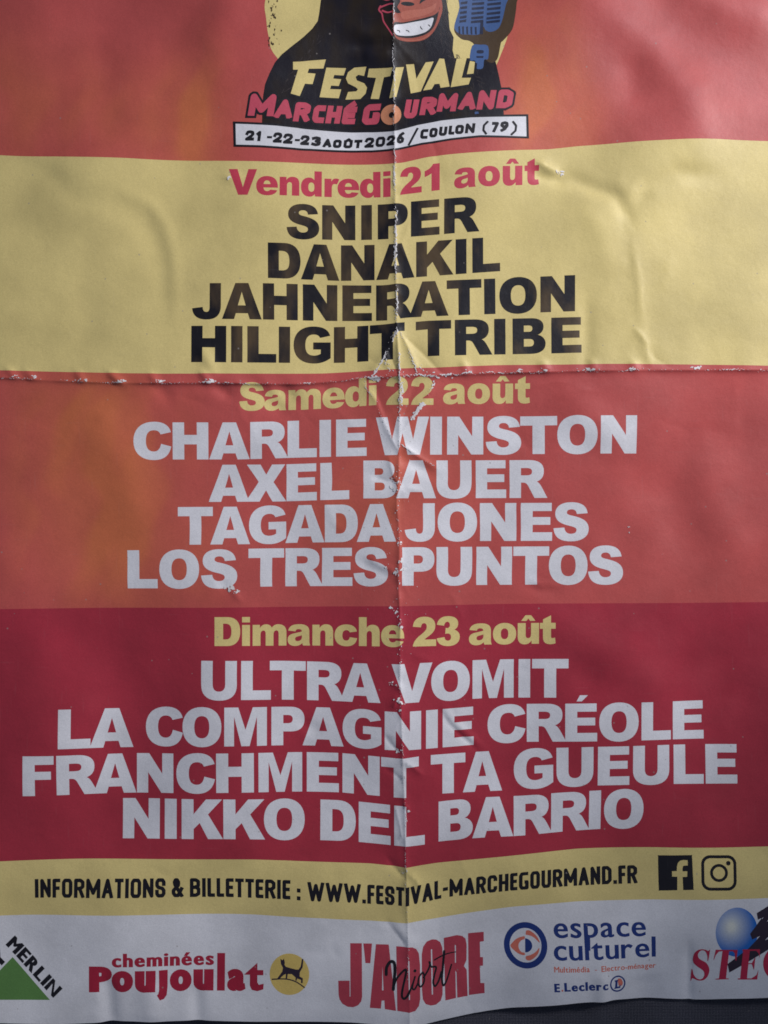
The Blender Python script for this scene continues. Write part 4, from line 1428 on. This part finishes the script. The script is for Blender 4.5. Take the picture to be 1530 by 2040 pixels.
Tx = z([(572, 890), (960, 890), (942, 1085), (922, 1080), (910, 950), (875, 916), (810, 914), (762, 1412), (812, 1412), (810, 1425), (580, 1440), (580, 1427), (640, 1416), (692, 914), (625, 925), (575, 990), (542, 1088), (540, 1060)])
Ex = [[(1060, 885), (1180, 885), (1130, 1412), (1010, 1415)], [(1050, 880), (1360, 880), (1355, 906), (1050, 910)], [(1285, 900), (1360, 890), (1356, 1042), (1335, 950)], [(1150, 1130), (1260, 1130), (1260, 1146), (1150, 1146)],
      [(1212, 1137), (1282, 1015), (1256, 1256)], [(970, 1405), (1312, 1400), (1310, 1420), (970, 1426)], [(1210, 1402), (1300, 1340), (1336, 1245), (1312, 1418)]]
Cx = [orient(z(disc(1650, 1140, 230, 285, n=40))), orient(z(disc(1680, 1140, 120, 262, n=36)), False)]
ink.add([orient(Sx), orient(Tx)] + [orient(z(e)) for e in Ex] + Cx, 'stecred', 4)
ink.done(globe_colour)

# ------------------------------------------------------------------ frayed creases: torn white fibres where the ink has cracked off
def flake(x, y, r, st=1.0, ang=0.0, n=9, rnd=random):
    ca, sa = math.cos(ang), math.sin(ang)
    out = []
    for k in range(n):
        a = 2 * math.pi * k / n
        q = r * rnd.uniform(0.45, 1.25)
        u, v = q * st * math.cos(a), q * math.sin(a)
        out.append((x + u * ca - v * sa, y + u * sa + v * ca))
    return orient(out)


rf = random.Random(21)


def along(pts, step):
    for (x0, y0), (x1, y1) in zip(pts[:-1], pts[1:]):
        ln = math.hypot(x1 - x0, y1 - y0)
        n = max(1, int(ln / step))
        for k in range(n):
            f = k / n
            yield x0 + (x1 - x0) * f, y0 + (y1 - y0) * f, math.atan2(y1 - y0, x1 - x0)


def crack(pts, size, density, spread, stretch=2.6, step=2.2, clump=19.0):
    out = []
    ph = rf.uniform(0, 9)
    s = 0.0
    for x, y, a in along(pts, step):
        s += step
        c = 0.5 + 0.5 * math.sin(s / clump + ph + 1.7 * math.sin(s / (clump * 2.3)))
        if rf.random() > density * (0.35 + 1.1 * c):
            continue
        o = rf.gauss(0, spread) + 1.1 * math.sin(s / 23.0 + ph) + 0.6 * math.sin(s / 9.0 + 2 * ph)
        r = 0.84 * size * rf.uniform(0.35, 1.0) * (0.6 + 0.7 * c)
        out.append(flake(x - math.sin(a) * o, y + math.cos(a) * o, r, rf.uniform(1.0, stretch), a + rf.gauss(0, 0.35), rnd=rf))
    return out


hf = [(x, float(yfold(x)) - 0.6) for x in np.arange(-130, 1670, 12)]
vf = lambda a, b: [(float(xfold(y)), y) for y in np.arange(a, b, 12)]
fl = []
fl += crack([p for p in hf if p[0] < 330], 1.1, 0.50, 0.9)
fl += crack([p for p in hf if 318 < p[0] < 735], 1.1, 0.50, 0.9)
fl += crack([p for p in hf if 725 < p[0] < 905], 1.9, 0.85, 2.0)
fl += crack([p for p in hf if 890 < p[0] < 1680], 1.2, 0.62, 1.1)
for cx_, n_, r_ in ((36, 5, 2.0), (72, 6, 2.3), (172, 6, 2.2), (246, 8, 2.4), (318, 9, 2.6), (420, 11, 3.0), (1082, 6, 2.6), (1178, 8, 3.0), (1262, 6, 2.6), (1385, 7, 3.2), (930, 7, 2.6), (1030, 6, 2.4)):
    for _ in range(n_):
        dx = rf.gauss(0, 6)
        fl.append(flake(cx_ + dx, float(yfold(cx_ + dx)) - 1.5 - abs(rf.gauss(0, 3)), r_ * rf.uniform(0.3, 0.85), rf.uniform(1, 2.8), rf.uniform(-0.9, 0.6), rnd=rf))
# vertical fold
fl += crack(vf(-280, 340), 1.0, 0.75, 0.8, 4.0, 1.8)
fl += crack(vf(330, 660), 1.5, 0.98, 1.3, 4.0, 1.7)
fl += crack(vf(655, 905), 1.6, 0.95, 1.2, 3.4, 1.8)
fl += crack(vf(880, 1290), 1.2, 0.42, 2.6, 2.6)
fl += crack(vf(1280, 1420), 1.0, 0.4, 3.0, 2.4)
fl += crack(vf(1330, 1740), 0.9, 0.60, 0.8, 3.2)
fl += crack(vf(1740, 2036), 0.8, 0.35, 0.8, 3.2)
# the crumpled middle
fl += crack([(791, 664), (772, 700), (755, 730), (738, 757)], 1.8, 0.95, 1.0, 3.4)
fl += crack([(797, 664), (812, 700), (832, 748)], 1.4, 0.85, 1.0, 3.2)
fl += crack([(836, 735), (858, 752)], 1.6, 0.7, 1.2)
fl += crack([(775, 742), (770, 752)], 1.8, 0.8, 1.2)
fl += crack([(786, 668), (770, 690), (768, 720), (780, 745)], 1.2, 0.5, 2.0)
fl += crack([(722, 760), (748, 800), (764, 840), (780, 875)], 1.2, 0.6, 1.4)
fl += crack([(866, 764), (850, 792), (834, 815)], 1.7, 0.7, 1.2)
fl += crack([(838, 812), (828, 825), (817, 838)], 3.2, 0.95, 1.8, 2.6)
for _ in range(3):
    fl += crack([(843, 806), (834, 818), (825, 829), (817, 838)], 3.0, 1.0, 1.4, 3.0, 1.6)
fl += crack([(798, 884), (830, 908), (865, 930)], 1.1, 0.75, 0.7, 3.0)
fl += crack([(802, 742), (800, 790), (797, 822)], 1.9, 0.95, 1.2, 3.2)
for x, y, n_, r_ in ((796, 1082, 6, 2.6), (797, 1118, 5, 2.6), (790, 1138, 9, 2.6), (802, 1133, 6, 2.2), (768, 1130, 4, 1.8), (778, 1209, 5, 2.8), (790, 1218, 6, 2.2), (800, 1248, 5, 1.8),
                     (780, 1361, 5, 2.2), (790, 1362, 4, 2.0), (793, 1391, 5, 2.4), (801, 1397, 6, 2.6), (797, 1410, 5, 2.2), (793, 1494, 6, 2.8), (806, 1545, 3, 1.8), (812, 1612, 4, 2.0),
                     (461, 1172, 7, 3.6), (470, 1178, 5, 2.2), (477, 1177, 4, 2.0), (456, 356, 6, 2.6), (1122, 344, 5, 2.6), (1112, 342, 4, 2.4), (787, 975, 8, 3.0), (792, 962, 6, 2.0), (782, 952, 4, 1.6),
                     (1252, 1050, 3, 1.2), (1254, 1062, 3, 1.2), (1320, 1102, 1, 1.2), (802, 1735, 4, 1.6), (752, 757, 7, 3.0), (742, 756, 5, 2.6)):
    for _ in range(n_):
        fl.append(flake(x + rf.gauss(0, r_ * 1.1), y + rf.gauss(0, r_ * 0.8), r_ * rf.uniform(0.3, 1.0), rf.uniform(1, 2.2), rf.uniform(0, 3.1), rnd=rf))
# stray pinpricks of lost ink
for _ in range(60):
    x = rf.gauss(797, 30)
    y = rf.uniform(700, 1420)
    fl.append(flake(x, y, rf.uniform(0.4, 0.9), rnd=rf))
ink = Ink("worn_crease", poster, "white torn fibres along both folds", 12)
CH = 220
fl.sort(key=lambda c: (c[0][1], c[0][0]))
for k in range(0, len(fl), CH):
    ink.add(fl[k:k + CH], 'fibre', 12)
ink.done()
